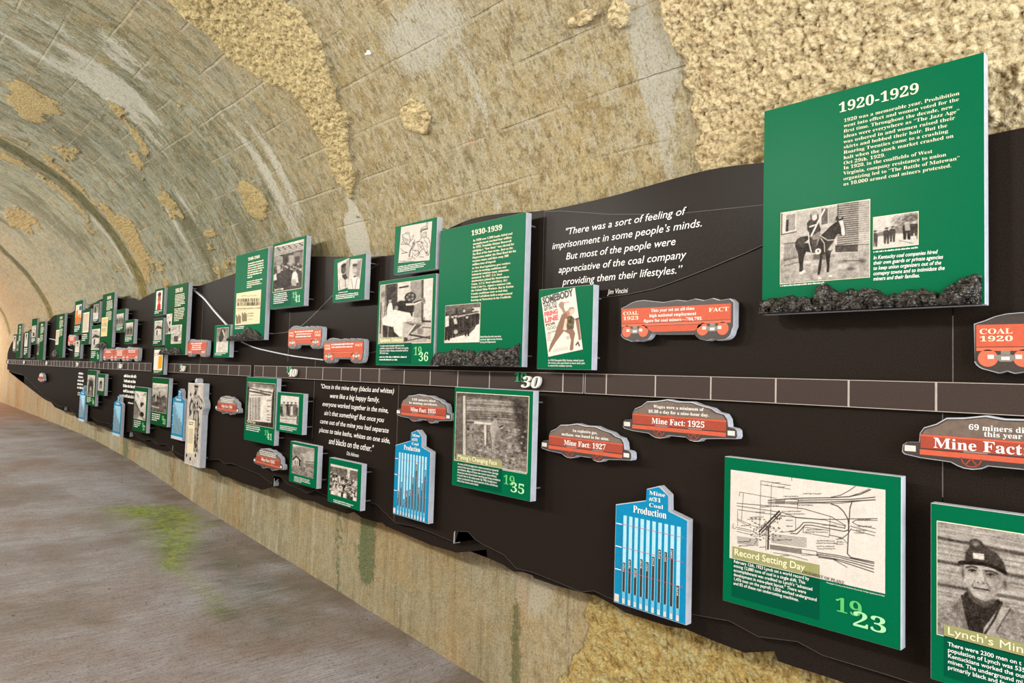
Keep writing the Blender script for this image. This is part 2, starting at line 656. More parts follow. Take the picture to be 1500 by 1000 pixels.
def lumps(T, S):
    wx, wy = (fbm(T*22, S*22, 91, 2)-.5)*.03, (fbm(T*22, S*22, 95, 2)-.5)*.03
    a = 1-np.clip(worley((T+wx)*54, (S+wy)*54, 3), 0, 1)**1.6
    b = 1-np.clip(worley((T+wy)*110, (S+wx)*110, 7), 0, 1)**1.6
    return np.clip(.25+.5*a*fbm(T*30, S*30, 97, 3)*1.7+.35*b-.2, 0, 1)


def concrete_mat():
    m, nt, b = nodes('old_board_marked_concrete')
    L = nt.links

    def mix(fac, a, c, mode='MIX'):
        n = N(nt, 'ShaderNodeMix', data_type='RGBA', blend_type=mode)
        for k, x in ((0, fac), (6, a), (7, c)):
            if isinstance(x, (int, float)):
                n.inputs[k].default_value = x
            elif isinstance(x, tuple):
                n.inputs[k].default_value = (*x, 1)
            else:
                L.new(x, n.inputs[k])
        return n.outputs[2]

    def math_(op, a, c=0., d=None):
        n = N(nt, 'ShaderNodeMath', operation=op)
        for k, x in enumerate((a, c, d)):
            if x is None:
                continue
            if isinstance(x, (int, float)):
                n.inputs[k].default_value = x
            else:
                L.new(x, n.inputs[k])
        return n.outputs[0]

    def attr(nm):
        return N(nt, 'ShaderNodeAttribute', attribute_name=nm).outputs['Fac']

    uv = N(nt, 'ShaderNodeUVMap', uv_map='wall_metres').outputs['UV']

    def noise(sx, sy, scale, detail=6., rough=.6):
        mp = N(nt, 'ShaderNodeMapping')
        mp.inputs['Scale'].default_value = (sx, sy, 1)
        L.new(uv, mp.inputs['Vector'])
        n = N(nt, 'ShaderNodeTexNoise', i_Scale=scale, i_Detail=detail, i_Roughness=rough)
        L.new(mp.outputs[0], n.inputs['Vector'])
        return n.outputs['Fac']

    def ramp(x, *st):
        r = N(nt, 'ShaderNodeValToRGB')
        e = r.color_ramp.elements
        while len(e) < len(st):
            e.new(.5)
        for k, (p, c) in enumerate(st):
            e[k].position = p
            e[k].color = (*(lin(c) if isinstance(c, tuple) and max(c) > 1 else (c, c, c)), 1)
        L.new(x, r.inputs['Fac'])
        return r.outputs['Color']
    big = noise(1, 1, 1.3, 10., .68)
    grain = noise(1, 1, 95., 5., .75)
    mid = noise(1.4, 1, 13., 10., .8)
    streak = noise(7., 1., 1.6, 10., .78)
    sxyz = N(nt, 'ShaderNodeSeparateXYZ')
    L.new(uv, sxyz.inputs[0])
    along = math_('DIVIDE', sxyz.outputs[0], 20.)
    base = ramp(along, (0., (208, 188, 140)), (.13, (196, 176, 126)), (.19, (178, 158, 106)), (.27, (114, 116, 82)), (.34, (124, 130, 104)), (.45, (168, 168, 138)), (.56, (192, 184, 152)), (.68, (204, 186, 148)), (.9, (204, 172, 122)))
    base = mix(ramp(big, (.38, 0.), (.62, 1.)), base, mix(.5, base, lin((178, 174, 150))))
    base = mix(math_('MULTIPLY', ramp(streak, (.45, 0.), (.68, 1.)), .55), base, lin((196, 190, 168)))
    cool = math_('MULTIPLY', ramp(noise(1.5, .9, 2.1, 6., .6), (.50, 0.), (.62, 1.)), ramp(along, (.2, 0.), (.3, 1.), (.55, 1.), (.7, 0.)))
    base = mix(math_('MULTIPLY', cool, .6), base, lin((150, 160, 150)))
    base = mix(math_('MULTIPLY', ramp(mid, (.40, 1.), (.52, 0.)), .55), base, lin((96, 84, 46)))
    def patch(sx, sy, sc, lo_, hi_, colr, k, along_=None):
        f = ramp(noise(sx, sy, sc, 11., .76), (lo_, 0.), (hi_, 1.))
        if along_ is not None:
            f = math_('MULTIPLY', f, along_)
        return mix(math_('MULTIPLY', f, k), base, lin(colr))
    midz = ramp(along, (.17, 0.), (.24, 1.), (.38, 1.), (.52, .25), (.62, 0.))
    nearz = ramp(along, (.17, 1.), (.24, 0.))
    base = patch(2.6, 1., 3.6, .505, .56, (90, 88, 52), .75, midz)
    base = patch(2.9, 1.1, 4.7, .53, .585, (158, 172, 160), .66, midz)
    base = patch(2.2, 1., 6.1, .53, .58, (176, 150, 100), .55)
    base = patch(1.5, 1.2, 5.2, .52, .58, (142, 118, 72), .55, nearz)
    base = patch(2.6, 1., 7.3, .53, .58, (202, 194, 168), .60, nearz)
    base = patch(2.2, 1., 15., .53, .57, (212, 204, 180), .60, nearz)
    base = patch(1.7, 1., 18., .54, .58, (112, 94, 54), .60)
    base = patch(2.6, 1., 21., .55, .59, (206, 202, 182), .50, midz)
    fleck = noise(3.4, 1., 22., 8., .8)
    base = mix(math_('MULTIPLY', ramp(fleck, (.57, 0.), (.66, 1.)), .60), base, lin((214, 208, 186)))
    base = mix(math_('MULTIPLY', ramp(fleck, (.34, 1.), (.43, 0.)), .60), base, lin((84, 74, 42)))
    ragged = math_('SUBTRACT', noise(1, 1, 24., 9., .75), .5)

    def torn(nm, k=1.6):
        return ramp(math_('ADD', attr(nm), math_('MULTIPLY', ragged, k)), (.40, 0.), (.56, 1.))
    flk = math_('SUBTRACT', noise(3., 1., 24., 9., .82), .5)
    base = mix(math_('MULTIPLY', ramp(math_('ADD', attr('white'), math_('MULTIPLY', flk, 4.)), (.40, 0.), (.72, 1.)), .85), base, lin((206, 204, 190)))
    base = mix(math_('MULTIPLY', attr('dark'), ramp(streak, (.35, .9), (.65, .45))), base, lin((88, 86, 52)))
    lowz = ramp(math_('DIVIDE', sxyz.outputs[1], 6.), (.40, 1.), (.42, 0.))
    base = mix(math_('MULTIPLY', lowz, .45), base, mix(ramp(big, (.40, 0.), (.60, 1.)), lin((196, 164, 112)), lin((186, 176, 146))))
    base = mix(math_('MULTIPLY', torn('green'), .8), base, lin((84, 104, 62)))
    base = mix(math_('MULTIPLY', math_('MULTIPLY', attr('rust_warmth'), ramp(streak, (.35, .3), (.6, 1.))), .8), base, lin((184, 128, 62)))
    drip = noise(16., .9, 1.5, 6., .7)
    lowm = ramp(math_('DIVIDE', sxyz.outputs[1], 6.), (.40, 1.), (.42, 0.))
    base = mix(math_('MULTIPLY', math_('MULTIPLY', ramp(drip, (.36, 1.), (.47, 0.)), lowm), .42), base, lin((104, 92, 60)))
    base = mix(math_('MULTIPLY', math_('MULTIPLY', ramp(drip, (.56, 0.), (.66, 1.)), lowm), .45), base, lin((206, 196, 170)))
    # board joints every .24 m of girth
    ph = math_('FRACT', math_('DIVIDE', math_('ADD', sxyz.outputs[1], math_('MULTIPLY', math_('SUBTRACT', big, .5), .05)), .24), 0.)
    d = math_('ABSOLUTE', math_('SUBTRACT', ph, .0+.96), 0.)
    ln = ramp(d, (.0, 1.), (.012, 0.))
    pale = ramp(math_('ABSOLUTE', math_('SUBTRACT', ph, .92), 0.), (.0, 1.), (.03, 0.))
    upm = ramp(math_('DIVIDE', sxyz.outputs[1], 6.), (.42, 0.), (.43, 1.))
    brk = math_('MULTIPLY', ramp(noise(1, 3, 2.2, 4.), (.44, 0.), (.58, 1.)), math_('MULTIPLY', upm, ramp(along, (.22, 1.), (.34, .45))))
    st = torn('stucco')
    nst = math_('SUBTRACT', 1., st)
    lnm = math_('MULTIPLY', math_('MULTIPLY', ln, brk), nst)
    base = mix(math_('MULTIPLY', lnm, .5), base, lin((78, 68, 44)))
    base = mix(math_('MULTIPLY', math_('MULTIPLY', math_('MULTIPLY', pale, brk), nst), .55), base, lin((222, 214, 192)))
    # roughcast
    vo = N(nt, 'ShaderNodeTexVoronoi', feature='SMOOTH_F1', i_Scale=72.)
    wob = N(nt, 'ShaderNodeVectorMath', operation='ADD')
    wn = N(nt, 'ShaderNodeTexNoise', i_Scale=30., i_Detail=3.)
    L.new(uv, wn.inputs['Vector'])
    sc = N(nt, 'ShaderNodeVectorMath', operation='SCALE')
    sc.inputs['Scale'].default_value = .035
    L.new(wn.outputs['Color'], sc.inputs[0])
    L.new(uv, wob.inputs[0])
    L.new(sc.outputs[0], wob.inputs[1])
    L.new(wob.outputs[0], vo.inputs['Vector'])
    lump = math_('SUBTRACT', 1., vo.outputs['Distance'])
    vo2 = N(nt, 'ShaderNodeTexVoronoi', feature='SMOOTH_F1', i_Scale=38.)
    L.new(wob.outputs[0], vo2.inputs['Vector'])
    lump = math_('SUBTRACT', math_('ADD', math_('MULTIPLY', lump, .5), math_('MULTIPLY', noise(1, 1, 80., 8., .75), 1.25)), math_('MULTIPLY', math_('SUBTRACT', vo2.outputs['Distance'], .4), .35))
    near = ramp(along, (0., (234, 218, 178)), (.08, (232, 214, 170)), (.16, (220, 202, 154)), (.215, (204, 188, 138)), (.26, (182, 164, 112)), (.8, (206, 176, 116)))
    lows = ramp(math_('DIVIDE', sxyz.outputs[1], 6.), (.38, 1.), (.42, 0.))
    near = mix(lows, near, ramp(mid, (.35, (176, 140, 66)), (.5, (202, 178, 112)), (.62, (190, 186, 140))))
    stc = mix(math_('MULTIPLY', ramp(attr('lump'), (.24, 1.), (.50, 0.)), .92), near, lin((112, 78, 32)))  # crevices browned: some dirt, plus occlusion shade painted into the colour
    stc = mix(math_('MULTIPLY', ramp(lump, (.76, 1.), (.90, 0.)), .5), stc, lin((140, 106, 56)))  # finer crevice shade put into the colour
    stc = mix(ramp(mid, (.4, .16), (.6, 0.)), stc, lin((150, 128, 74)))
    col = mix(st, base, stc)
    jf = ramp(math_('ADD', attr('joint'), math_('MULTIPLY', ragged, .9)), (.25, 0.), (.7, 1.))
    jup = ramp(math_('DIVIDE', sxyz.outputs[1], 6.), (.44, 1.), (.58, 0.))
    col = mix(math_('MULTIPLY', jf, .92), col, mix(ramp(mid, (.40, 0.), (.58, 1.)), lin((44, 44, 10)), mix(jup, lin((104, 98, 34)), lin((160, 138, 30)))))
    col = mix(math_('MULTIPLY', ramp(grain, (.36, 1.), (.50, 0.)), .50), col, mix(1., col, (.30, .27, .20), 'MULTIPLY'))
    col = mix(math_('MULTIPLY', ramp(grain, (.54, 0.), (.68, 1.)), .35), col, lin((226, 218, 196)))
    L.new(col, b.inputs['Base Color'])
    b.inputs['Roughness'].default_value = .85
    b.inputs['Specular IOR Level'].default_value = .25
    hgt = math_('ADD', math_('MULTIPLY', math_('MULTIPLY', noise(1, 1, 46., 5., .6), st), .022), math_('MULTIPLY', st, .008))
    hgt = math_('ADD', hgt, math_('MULTIPLY', grain, .006))
    hgt = math_('ADD', hgt, math_('MULTIPLY', math_('MULTIPLY', mid, nst), .020))
    hgt = math_('SUBTRACT', hgt, math_('MULTIPLY', lnm, .006))
    hgt = math_('SUBTRACT', hgt, math_('MULTIPLY', attr('joint'), .008))
    bp = N(nt, 'ShaderNodeBump', i_Strength=.9, i_Distance=1.)
    L.new(hgt, bp.inputs['Height'])
    L.new(bp.outputs['Normal'], b.inputs['Normal'])
    return m


M['concrete'] = concrete_mat()


def shell(name, ts, ss, mirror=False):
    T, S = np.meshgrid(ts, ss, indexing='ij')
    R, Z = rz(np.minimum(S, SS[-1]-1e-6))
    over = S > SS[-1]
    if over.any():          # past the crown: mirrored about x = -.15
        R2, Z2 = rz(2*SS[-1]-S)
        R = np.where(over, -.3-R2, R)
        Z = np.where(over, Z2, Z)
    S_ = np.where(over, 2*SS[-1]-S+.37, S)
    masks = vault_masks(np.where(over, T+31.3, T), S_)
    # roughcast stands proud, joints are dished
    nx = np.gradient(Z, axis=1)
    nz = -np.gradient(R, axis=1)
    ln = np.hypot(nx, nz)+1e-9
    nx, nz = -nx/ln, -nz/ln
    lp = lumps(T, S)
    dsp = masks[0]*(.002+.042*lp**1.3*np.interp(T, [4.2, 5.], [1, .55]))-.012*masks[2]+.012*(fbm(T*2.5, S*2.5, 73, 3)-.5)
    dsp = dsp*sstep(np.abs(S-S_SPRING), 0, .04)*sstep(np.abs(S-(2*SS[-1]-S_SPRING)), 0, .04)
    R, Z = R+nx*dsp, Z+nz*dsp
    co_ = np.stack([R, T, Z], -1).reshape(-1, 3)
    a, b_ = T.shape
    idx = np.arange(a*b_).reshape(a, b_)
    fc = np.stack([idx[:-1, :-1], idx[:-1, 1:], idx[1:, 1:], idx[1:, :-1]], -1).reshape(-1, 4)
    me = mesh_np(name, co_, fc)
    uvl = me.uv_layers.new(name='wall_metres')
    uvv = np.stack([T, S_], -1).reshape(-1, 2)
    uvl.data.foreach_set('uv', uvv[fc.ravel()].ravel())
    for nm, mk in zip(('stucco', 'white', 'joint', 'dark', 'green', 'rust_warmth', 'lump'), masks+[lp]):
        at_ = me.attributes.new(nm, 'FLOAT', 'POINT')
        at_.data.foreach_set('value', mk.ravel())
    me.polygons.foreach_set('use_smooth', np.ones(len(me.polygons), bool))
    o = link(name, me, M['concrete'])
    o['kind'] = 'structure'
    return o


TS = np.r_[np.arange(-3, .2, .05), np.arange(.2, 1.6, .0065), np.arange(1.6, 2.4, .009), np.arange(2.4, 3.1, .016), np.arange(3.1, 4.3, .009), np.arange(4.3, 10, .03), np.arange(10, 20.01, .06)]
shell('wall_right', TS, np.r_[np.arange(.0, .4, .1), np.arange(.4, 1.15, .009), np.arange(1.15, S_SPRING, .06), S_SPRING])
shell('ceiling', TS, np.r_[np.arange(S_SPRING, 3.5, .0065), np.arange(3.5, 4.35, .009), np.arange(4.35, SS[-1]*2-S_SPRING, .05), SS[-1]*2-S_SPRING])
shell('wall_left', np.arange(-3, 20.01, .2), np.arange(SS[-1]*2-S_SPRING, SS[-1]*2+.01, .1))

# ------------------------------------------------------------------ floor
FT = np.array([-3, 0, 2.66, 4.4, 5.8, 7.2, 8.3, 10.9, 17.7, 22])
FZ = np.array([-1.74, -1.62, -1.52, -1.40, -1.33, -1.23, -1.12, -1.0, -.93, -.9])


def floor_z(t):
    k = np.linspace(-.9, .9, 7)
    return sum(np.interp(t+q, FT, FZ) for q in k)/7


def floor_mat():
    m, nt, b = nodes('brushed_concrete_floor')
    L = nt.links
    tc = N(nt, 'ShaderNodeTexCoord')

    def noise(sx, sy, scale, detail=6., rough=.6):
        mp = N(nt, 'ShaderNodeMapping')
        mp.inputs['Scale'].default_value = (sx, sy, 1)
        L.new(tc.outputs['Object'], mp.inputs['Vector'])
        n = N(nt, 'ShaderNodeTexNoise', i_Scale=scale, i_Detail=detail, i_Roughness=rough)
        L.new(mp.outputs[0], n.inputs['Vector'])
        return n.outputs['Fac']

    def ramp(x, *st):
        r = N(nt, 'ShaderNodeValToRGB')
        e = r.color_ramp.elements
        while len(e) < len(st):
            e.new(.5)
        for k, (p, c) in enumerate(st):
            e[k].position = p
            e[k].color = (*(lin(c) if isinstance(c, tuple) else (c, c, c)), 1)
        L.new(x, r.inputs['Fac'])
        return r.outputs['Color']

    def mix(fac, a, c, k=1.):
        f = N(nt, 'ShaderNodeMath', operation='MULTIPLY')
        L.new(fac, f.inputs[0])
        f.inputs[1].default_value = k
        n = N(nt, 'ShaderNodeMix', data_type='RGBA')
        L.new(f.outputs[0], n.inputs[0])
        L.new(a, n.inputs[6])
        if isinstance(c, tuple):
            n.inputs[7].default_value = (*lin(c), 1)
        else:
            L.new(c, n.inputs[7])
        return n.outputs[2]

    def attr(nm):
        return N(nt, 'ShaderNodeAttribute', attribute_name=nm).outputs['Fac']
    big = noise(1, 1, 1.1, 10., .7)
    broom = noise(.6, 15., 9., 9., .8)
    grain = noise(1, 1, 70., 6., .8)
    col = ramp(big, (.36, (152, 134, 124)), (.48, (166, 157, 156)), (.60, (180, 178, 184)))
    col = mix(ramp(broom, (.44, 1.), (.52, 0.)), col, (110, 98, 92), .55)
    col = mix(ramp(broom, (.56, 0.), (.70, 1.)), col, (182, 176, 172), .35)
    col = mix(attr('dirt'), col, (112, 96, 76), .75)
    col = mix(attr('rust_warmth'), col, (178, 112, 50), .75)
    mg = ramp(noise(1, 1, 22., 5., .7), (.36, (96, 128, 6)), (.58, (168, 186, 24)))
    mf = N(nt, 'ShaderNodeMath', operation='MULTIPLY')
    L.new(attr('moss'), mf.inputs[0])
    L.new(ramp(noise(1, 4, 9., 6., .7), (.36, .15), (.56, 1.)), mf.inputs[1])
    col = mix(mf.outputs[0], col, mg, .95)
    mf2 = N(nt, 'ShaderNodeMath', operation='MULTIPLY')
    L.new(attr('damp'), mf2.inputs[0])
    L.new(ramp(noise(.6, 5, 8., 6., .7), (.36, .3), (.56, 1.)), mf2.inputs[1])
    col = mix(mf2.outputs[0], col, (74, 84, 56), .75)
    col = mix(ramp(grain, (.38, 1.), (.47, 0.)), col, (78, 68, 60), .6)
    col = mix(attr('crack'), col, (66, 58, 50), .8)
    L.new(col, b.inputs['Base Color'])
    b.inputs['Roughness'].default_value = .8
    b.inputs['Specular IOR Level'].default_value = .3
    ad = N(nt, 'ShaderNodeMath', operation='ADD')
    L.new(grain, ad.inputs[0])
    L.new(broom, ad.inputs[1])
    bp = N(nt, 'ShaderNodeBump', i_Strength=.8, i_Distance=.012)
    L.new(ad.outputs[0], bp.inputs['Height'])
    L.new(bp.outputs['Normal'], b.inputs['Normal'])
    return m


def make_floor():
    ts = np.r_[np.arange(-3, 1.5, .1), np.arange(1.5, 8, .03), np.arange(8, 20.01, .08)]
    rs = np.r_[np.arange(-2.7, -.2, .2), np.arange(-.2, 2.401, .035)]
    T, R = np.meshgrid(ts, rs, indexing='ij')
    n1, n2 = fbm(T*3, R*3, 81)-.5, fbm(T*11, R*7, 83)-.5
    Z = floor_z(T)+.010*(fbm(T*2, R*2, 85)-.5)
    path_t = [6.85, 6.75, 6.43, 5.84, 5.5, 5.1, 4.8, 4.4, 4.05]
    path_r = [1.70, 1.88, 1.96, 1.92, 1.80, 1.64, 1.66, 1.66, 1.60]
    pr = np.interp(T, path_t[::-1], path_r[::-1])
    wd = np.interp(T, [4, 4.3, 4.8, 5.4, 5.8, 6.5, 6.9], [.06, .08, .06, .10, .19, .27, .16])
    dd = (R-pr)/wd
    inr = sstep(T, 4.0, 4.15)*sstep(-T, -6.95, -6.75)
    moss = np.exp(-dd**2)*inr*np.clip(1.0+2.2*n1+1.5*n2, 0, 1)*np.interp(T, [4, 4.4, 4.8, 5.2, 5.6], [.25, .25, .3, .8, 1])
    damp = np.exp(-((R-1.85)/.28)**2)*sstep(T, 3.2, 4.2)*sstep(-T, -7.6, -6.2)*np.clip(.6+1.8*n1+n2, 0, 1)
    damp = np.maximum(damp, .9*np.exp(-((R-1.64)/.09)**2)*np.exp(-((T-4.1)/.2)**2))
    dirt = np.clip(sstep(R, 1.75, 2.3)*(.7+1.5*n1+.8*n2), 0, 1)
    dirt = np.maximum(dirt, sstep(fbm(T*1.2, R*1.2, 87), .52, .7)*.6)
    rust_warmth = sstep(T, 12.2, 16.)*np.clip(.75+1.5*n1, 0, 1)  # warm light on the far floor, painted into its colour
    crack = np.exp(-((T-6.05+.03*n1)/.012)**2)*.8*np.clip(.6+3*n2, 0, 1)
    co_ = np.stack([R, T, Z], -1).reshape(-1, 3)
    a, b_ = T.shape
    idx = np.arange(a*b_).reshape(a, b_)
    fc = np.stack([idx[:-1, :-1], idx[:-1, 1:], idx[1:, 1:], idx[1:, :-1]], -1).reshape(-1, 4)[:, ::-1]
    me = mesh_np('floor', co_, fc)
    for nm, mk in dict(moss=np.clip(moss*1.5, 0, 1), damp=damp, dirt=dirt, rust_warmth=rust_warmth, crack=crack).items():
        at_ = me.attributes.new(nm, 'FLOAT', 'POINT')
        at_.data.foreach_set('value', mk.ravel())
    o = link('floor', me, floor_mat())
    o['kind'] = 'structure'
    # crumbs of stone swept against the foot of the wall
    rr = random.Random(3)
    bm = bmesh.new()
    for k in range(300):
        t = rr.uniform(1.8, 16) if k % 3 else rr.uniform(1.8, 6)
        r = 2.30-abs(rr.gauss(0, .16)) if k % 4 else rr.uniform(.6, 2.3)
        s = rr.uniform(.003, .007)*(1.6 if k % 29 == 0 else 1)
        mt = Matrix.Translation((r, t, float(floor_z(t))+s*.3)) @ Matrix.Rotation(rr.uniform(0, 6), 4, 'Z') @ Matrix.Diagonal((s*rr.uniform(.7, 1.6), s, s*.7, 1))
        bmesh.ops.create_icosphere(bm, subdivisions=1, radius=1, matrix=mt)
    tag(obj('gravel_crumbs', bm, M['stone']), 'loose stone crumbs along the foot of the concrete wall', 'gravel', kind='stuff')


make_floor()

# ================================================================== THE EXHIBIT WALL
# ------------------------------------------------------------------ black backing sheets (t = metres along the tunnel)
TOP_NEAR = [(-1.5, .64), (-.421, .692), (-.8+.3, .685), (-.8, .70), (.421, .0)]
TOP = [(-1.6, .58), (-1.0, .62), (-.2, .655), (.42, .692), (.51, .683), (.8, .70), (1.0, .73), (1.153, .743), (1.236, .755), (1.33, .762), (1.443, .758), (1.595, .75), (1.779, .738), (1.943, .736), (2.101, .734), (2.2, .738), (2.435, .766), (2.558, .775), (2.715, .777), (2.985, .731), (3.1, .67), (3.411, .666), (3.679, .686), (4.461, .772), (5.1, .80), (5.75, .759), (6.495, .718), (6.8, .741), (7.5, .765), (7.93, .743), (8.271, .707), (8.42, .69), (8.531, .734), (8.639, .742), (8.885, .745), (8.96, .742), (9.0, .747), (9.147, .768), (9.363, .799), (9.8, .82), (10.2, .80), (10.704, .717), (11.066, .761), (11.4, .75), (11.683, .709), (12.142, .724), (12.936, .727), (13.138, .692), (13.289, .654), (13.626, .655), (14.4, .60), (15.162, .538), (16.2, .46), (16.931, .366), (17.15, .273), (17.332, .205), (17.378, .081)]
BOT_BACK = [(17.3, -.2), (17.222, -.235), (16.326, -.256), (15.437, -.273), (15.266, -.347), (14.846, -.358), (14.457, -.412), (14.099, -.459), (13.781, -.504), (13.676, -.59), (13.305, -.618), (12.907, -.631), (12.617, -.69), (12.068, -.711), (11.574, -.707), (11.354, -.686), (11.139, -.749), (10.877, -.772), (10.53, -.764), (10.202, -.753), (9.985, -.776), (9.522, -.772), (9.238, -.787), (8.778, -.829), (8.414, -.823), (8.135, -.82), (7.988, -.826), (7.834, -.842), (7.593, -.845), (7.281, -.838), (7.12, -.811), (7.029, -.848), (6.852, -.869), (6.683, -.885), (6.205, -.871), (5.97, -.862), (5.86, -.891), (5.686, -.889), (5.485, -.898), (5.255, -.896), (5.065, -.898), (4.889, -.853), (4.765, -.852), (4.6, -.865), (4.507, -.867), (4.418, -.874), (4.249, -.863), (4.104, -.873), (3.834, -.874), (3.751, -.849), (3.655, -.869), (3.498, -.866), (3.434, -.861), (3.401, -.872), (3.207, -.882), (2.963, -.895), (2.758, -.891), (2.648, -.863), (2.532, -.83), (2.523, -.867), (2.409, -.876), (2.34, -.891), (2.28, -.88), (2.221, -.88), (2.207, -.89), (2.083, -.892), (1.932, -.885), (1.855, -.879), (1.75, -.896), (1.7, -.907), (1.514, -.905), (1.433, -.894), (1.319, -.903), (1.203, -.908), (1.099, -.872), (1.087, -.899), (1.033, -.9), (.957, -.898), (.893, -.898), (.5, -.905), (.1, -.89), (-.4, -.91), (-1.0, -.885), (-1.6, -.9)]
BOT_FRONT = [(17.3, -.18), (16.3, -.22), (15.5, -.25), (14.8, -.33), (14.2, -.42), (13.7, -.50), (13.3, -.57), (12.7, -.60), (12.1, -.66), (11.5, -.63), (11.2, -.69), (10.6, -.72), (10.2, -.69), (9.8, -.72), (9.3, -.71), (8.8, -.77), (8.5, -.74), (8.3, -.72), (8.15, -.76), (7.9, -.78), (7.7, -.755), (7.45, -.78), (7.2, -.76), (7.0, -.80), (6.7, -.82), (6.35, -.80), (6.096, -.787), (5.839, -.759), (5.725, -.778), (5.571, -.761), (5.036, -.783), (4.83, -.823), (4.81, -.76), (4.697, -.755), (4.597, -.789), (4.473, -.796), (4.294, -.812), (4.184, -.779), (4.021, -.794), (3.54, -.754), (3.452, -.758), (3.26, -.826), (3.086, -.815), (2.94, -.82), (2.736, -.833), (2.712, -.774), (2.636, -.762), (2.581, -.789), (2.52, -.801), (2.376, -.819), (2.293, -.861), (2.189, -.856), (2.065, -.863), (1.907, -.872), (1.839, -.851), (1.779, -.859), (1.685, -.863), (1.413, -.827), (1.245, -.808), (1.139, -.83), (1.009, -.808), (.928, -.826), (.746, -.824), (.4, -.83), (.1, -.80), (-.5, -.83), (-1.6, -.82)]


def cut(path, a, b):
    """the stretch of an outline between a > b (t falls to the right)"""
    p = sorted(path, key=lambda q: -q[0])
    t = np.array([q[0] for q in p])[::-1]
    z = np.array([q[1] for q in p])[::-1]
    f = lambda x: float(np.interp(x, t, z))
    return [(a, f(a))]+[q for q in p if b < q[0] < a]+[(b, f(b))]


def dense(pl, st=.04):
    """smooth curve through the outline of the hills"""
    t = np.array([p[0] for p in pl])
    z = np.array([p[1] for p in pl])
    n = max(2, int((t[0]-t[-1])/st))
    x = np.linspace(t[-1], t[0], n)
    y = np.interp(x, t[::-1], z[::-1])
    yp = np.pad(y, 3, mode='edge')
    y2 = sum(yp[k:k+n]*w_ for k, w_ in enumerate((.05, .12, .2, .26, .2, .12, .05)))
    return list(zip(x[::-1], y2[::-1]))


SEAMS_UP = [17.37, 13.12, 9.60, 6.39, 3.488, 2.178, .581, -1.55]
UP_LAB = ['black upper backing sheet with the sloping end at the far end of the wall', 'black upper backing sheet with a wavy top in the second bay from the far end', 'black wavy-topped backing sheet behind the row of three small coal cars', 'black upper backing sheet behind the 1940-1949 panel, its white curved line crossing it', 'black upper backing sheet behind the 1930-1939 panel', 'black upper backing sheet with a hill-shaped top left of the 1920-1929 panel', 'black upper backing sheet right of the 1920-1929 panel']
for k in range(7):
    a, b = SEAMS_UP[k]-.0012, SEAMS_UP[k+1]+.0012
    r = thing('backing_sheet', a, -.025, UP_LAB[k], 'backing board', 'black upper backing sheets')
    top = dense(cut(TOP, a, b))
    pts = [(0, 0), (a-b, 0)]+[(a-t, z+.025) for t, z in top[::-1]]
    pro('front_sheet', r, M['black'], pts, -.012, 0)
    low = [(a-t, max(.06, z+.025-.05-.02*math.sin(t*5))) for t, z in top[::-1]]
    pro('rear_sheet', r, M['black'], [(0, .02), (a-b, .02)]+low, -.05, -.038)
    for u in (.12, (a-b)/2, a-b-.12):
        bxo('wall_batten', r, M['black'], u-.02, u+.02, .03, .40, -.10, -.0505)
SEAMS_LO = [17.3, 12.442, 7.68, 6.122, 4.258, 3.274, .606, -1.55]
LO_LAB = ['black lower backing sheet with jagged foot at the far end of the wall', 'black lower backing sheet with two small white quotations, jagged foot', 'black lower backing sheet behind the tall cut-out miner, jagged foot', 'black lower backing sheet under the 1940 numeral, behind the framed price list panel', 'black lower backing sheet with the long white quotation beginning Once in the mine', 'black lower backing sheet behind the 1935 and 1923 panels, jagged foot', 'black lower backing sheet behind the portrait of the miner in a cap']
LOSHEET = {}
for k in range(7):
    a, b = SEAMS_LO[k]-.0012, SEAMS_LO[k+1]+.0012
    r = thing('backing_sheet', a, -.92, LO_LAB[k], 'backing board', 'black lower backing sheets')
    LOSHEET[k] = (r, a)
    f = [(a-t, z+.92) for t, z in cut(BOT_FRONT, a, b)]
    g = [(a-t, z+.92) for t, z in cut(BOT_BACK, a, b)]
    ztop = .92-.028
    pro('front_sheet', r, M['black'], f+[(a-b, ztop), (0, ztop)], -.012, 0)
    pro('jagged_rear_sheet', r, M['black'], g+[(a-b, ztop-.02), (0, ztop-.02)], -.045, -.030)
    for u in (.12, (a-b)/2, a-b-.12):
        bxo('wall_batten', r, M['black'], u-.02, u+.02, ztop-.14, ztop-.03, -.10, -.0455)
    # bright cut edge along the jagged foot of the front sheet
    bm = bmesh.new()
    for p, q in zip(f[:-1], f[1:]):
        d = math.hypot(q[0]-p[0], q[1]-p[1])
        if d < .004:
            continue
        nx, ny = -(q[1]-p[1])/d*.0009, (q[0]-p[0])/d*.0009
        prism(bm, [p, q, (q[0]+nx, q[1]+ny), (p[0]+nx, p[1]+ny)], -.0005, .0004)
    obj('cut_edge', bm, M['seam'], r)
# glints on the cut edges of the jagged foot, built as small grey pieces
for t, z, dv, lab in ((4.80, -.835, .06, 'small grey piece for the cut-edge glint at the sheet foot, left of the house panel'), (2.745, -.84, .065, 'small grey piece for the cut-edge glint at the sheet foot, under the 1935 panel'), (8.42, -.79, .05, 'small grey piece for the cut-edge glint at the sheet foot, under a framed valley panel'), (7.0, -.80, .05, 'small grey piece for the cut-edge glint at the sheet foot, left of the tall cut-out miner'), (11.75, -.69, .055, 'small grey piece for the cut-edge glint at the sheet foot near the far blue chart')):
    bm = bmesh.new()
    prism(bm, [(0, 0), (.010, .004), (.011, dv), (.002, dv*.86)], -.028, .001)
    box(bm, .010, .016, .004, dv*.5, -.0295, -.012)
    o = obj('edge_glint', bm, M['glint_grey'])
    o.matrix_world = Matrix.Translation((D, t, z)) @ WALLROT
    tag(o, lab, 'clip', 'grey cut-edge glints at the sheet foot')

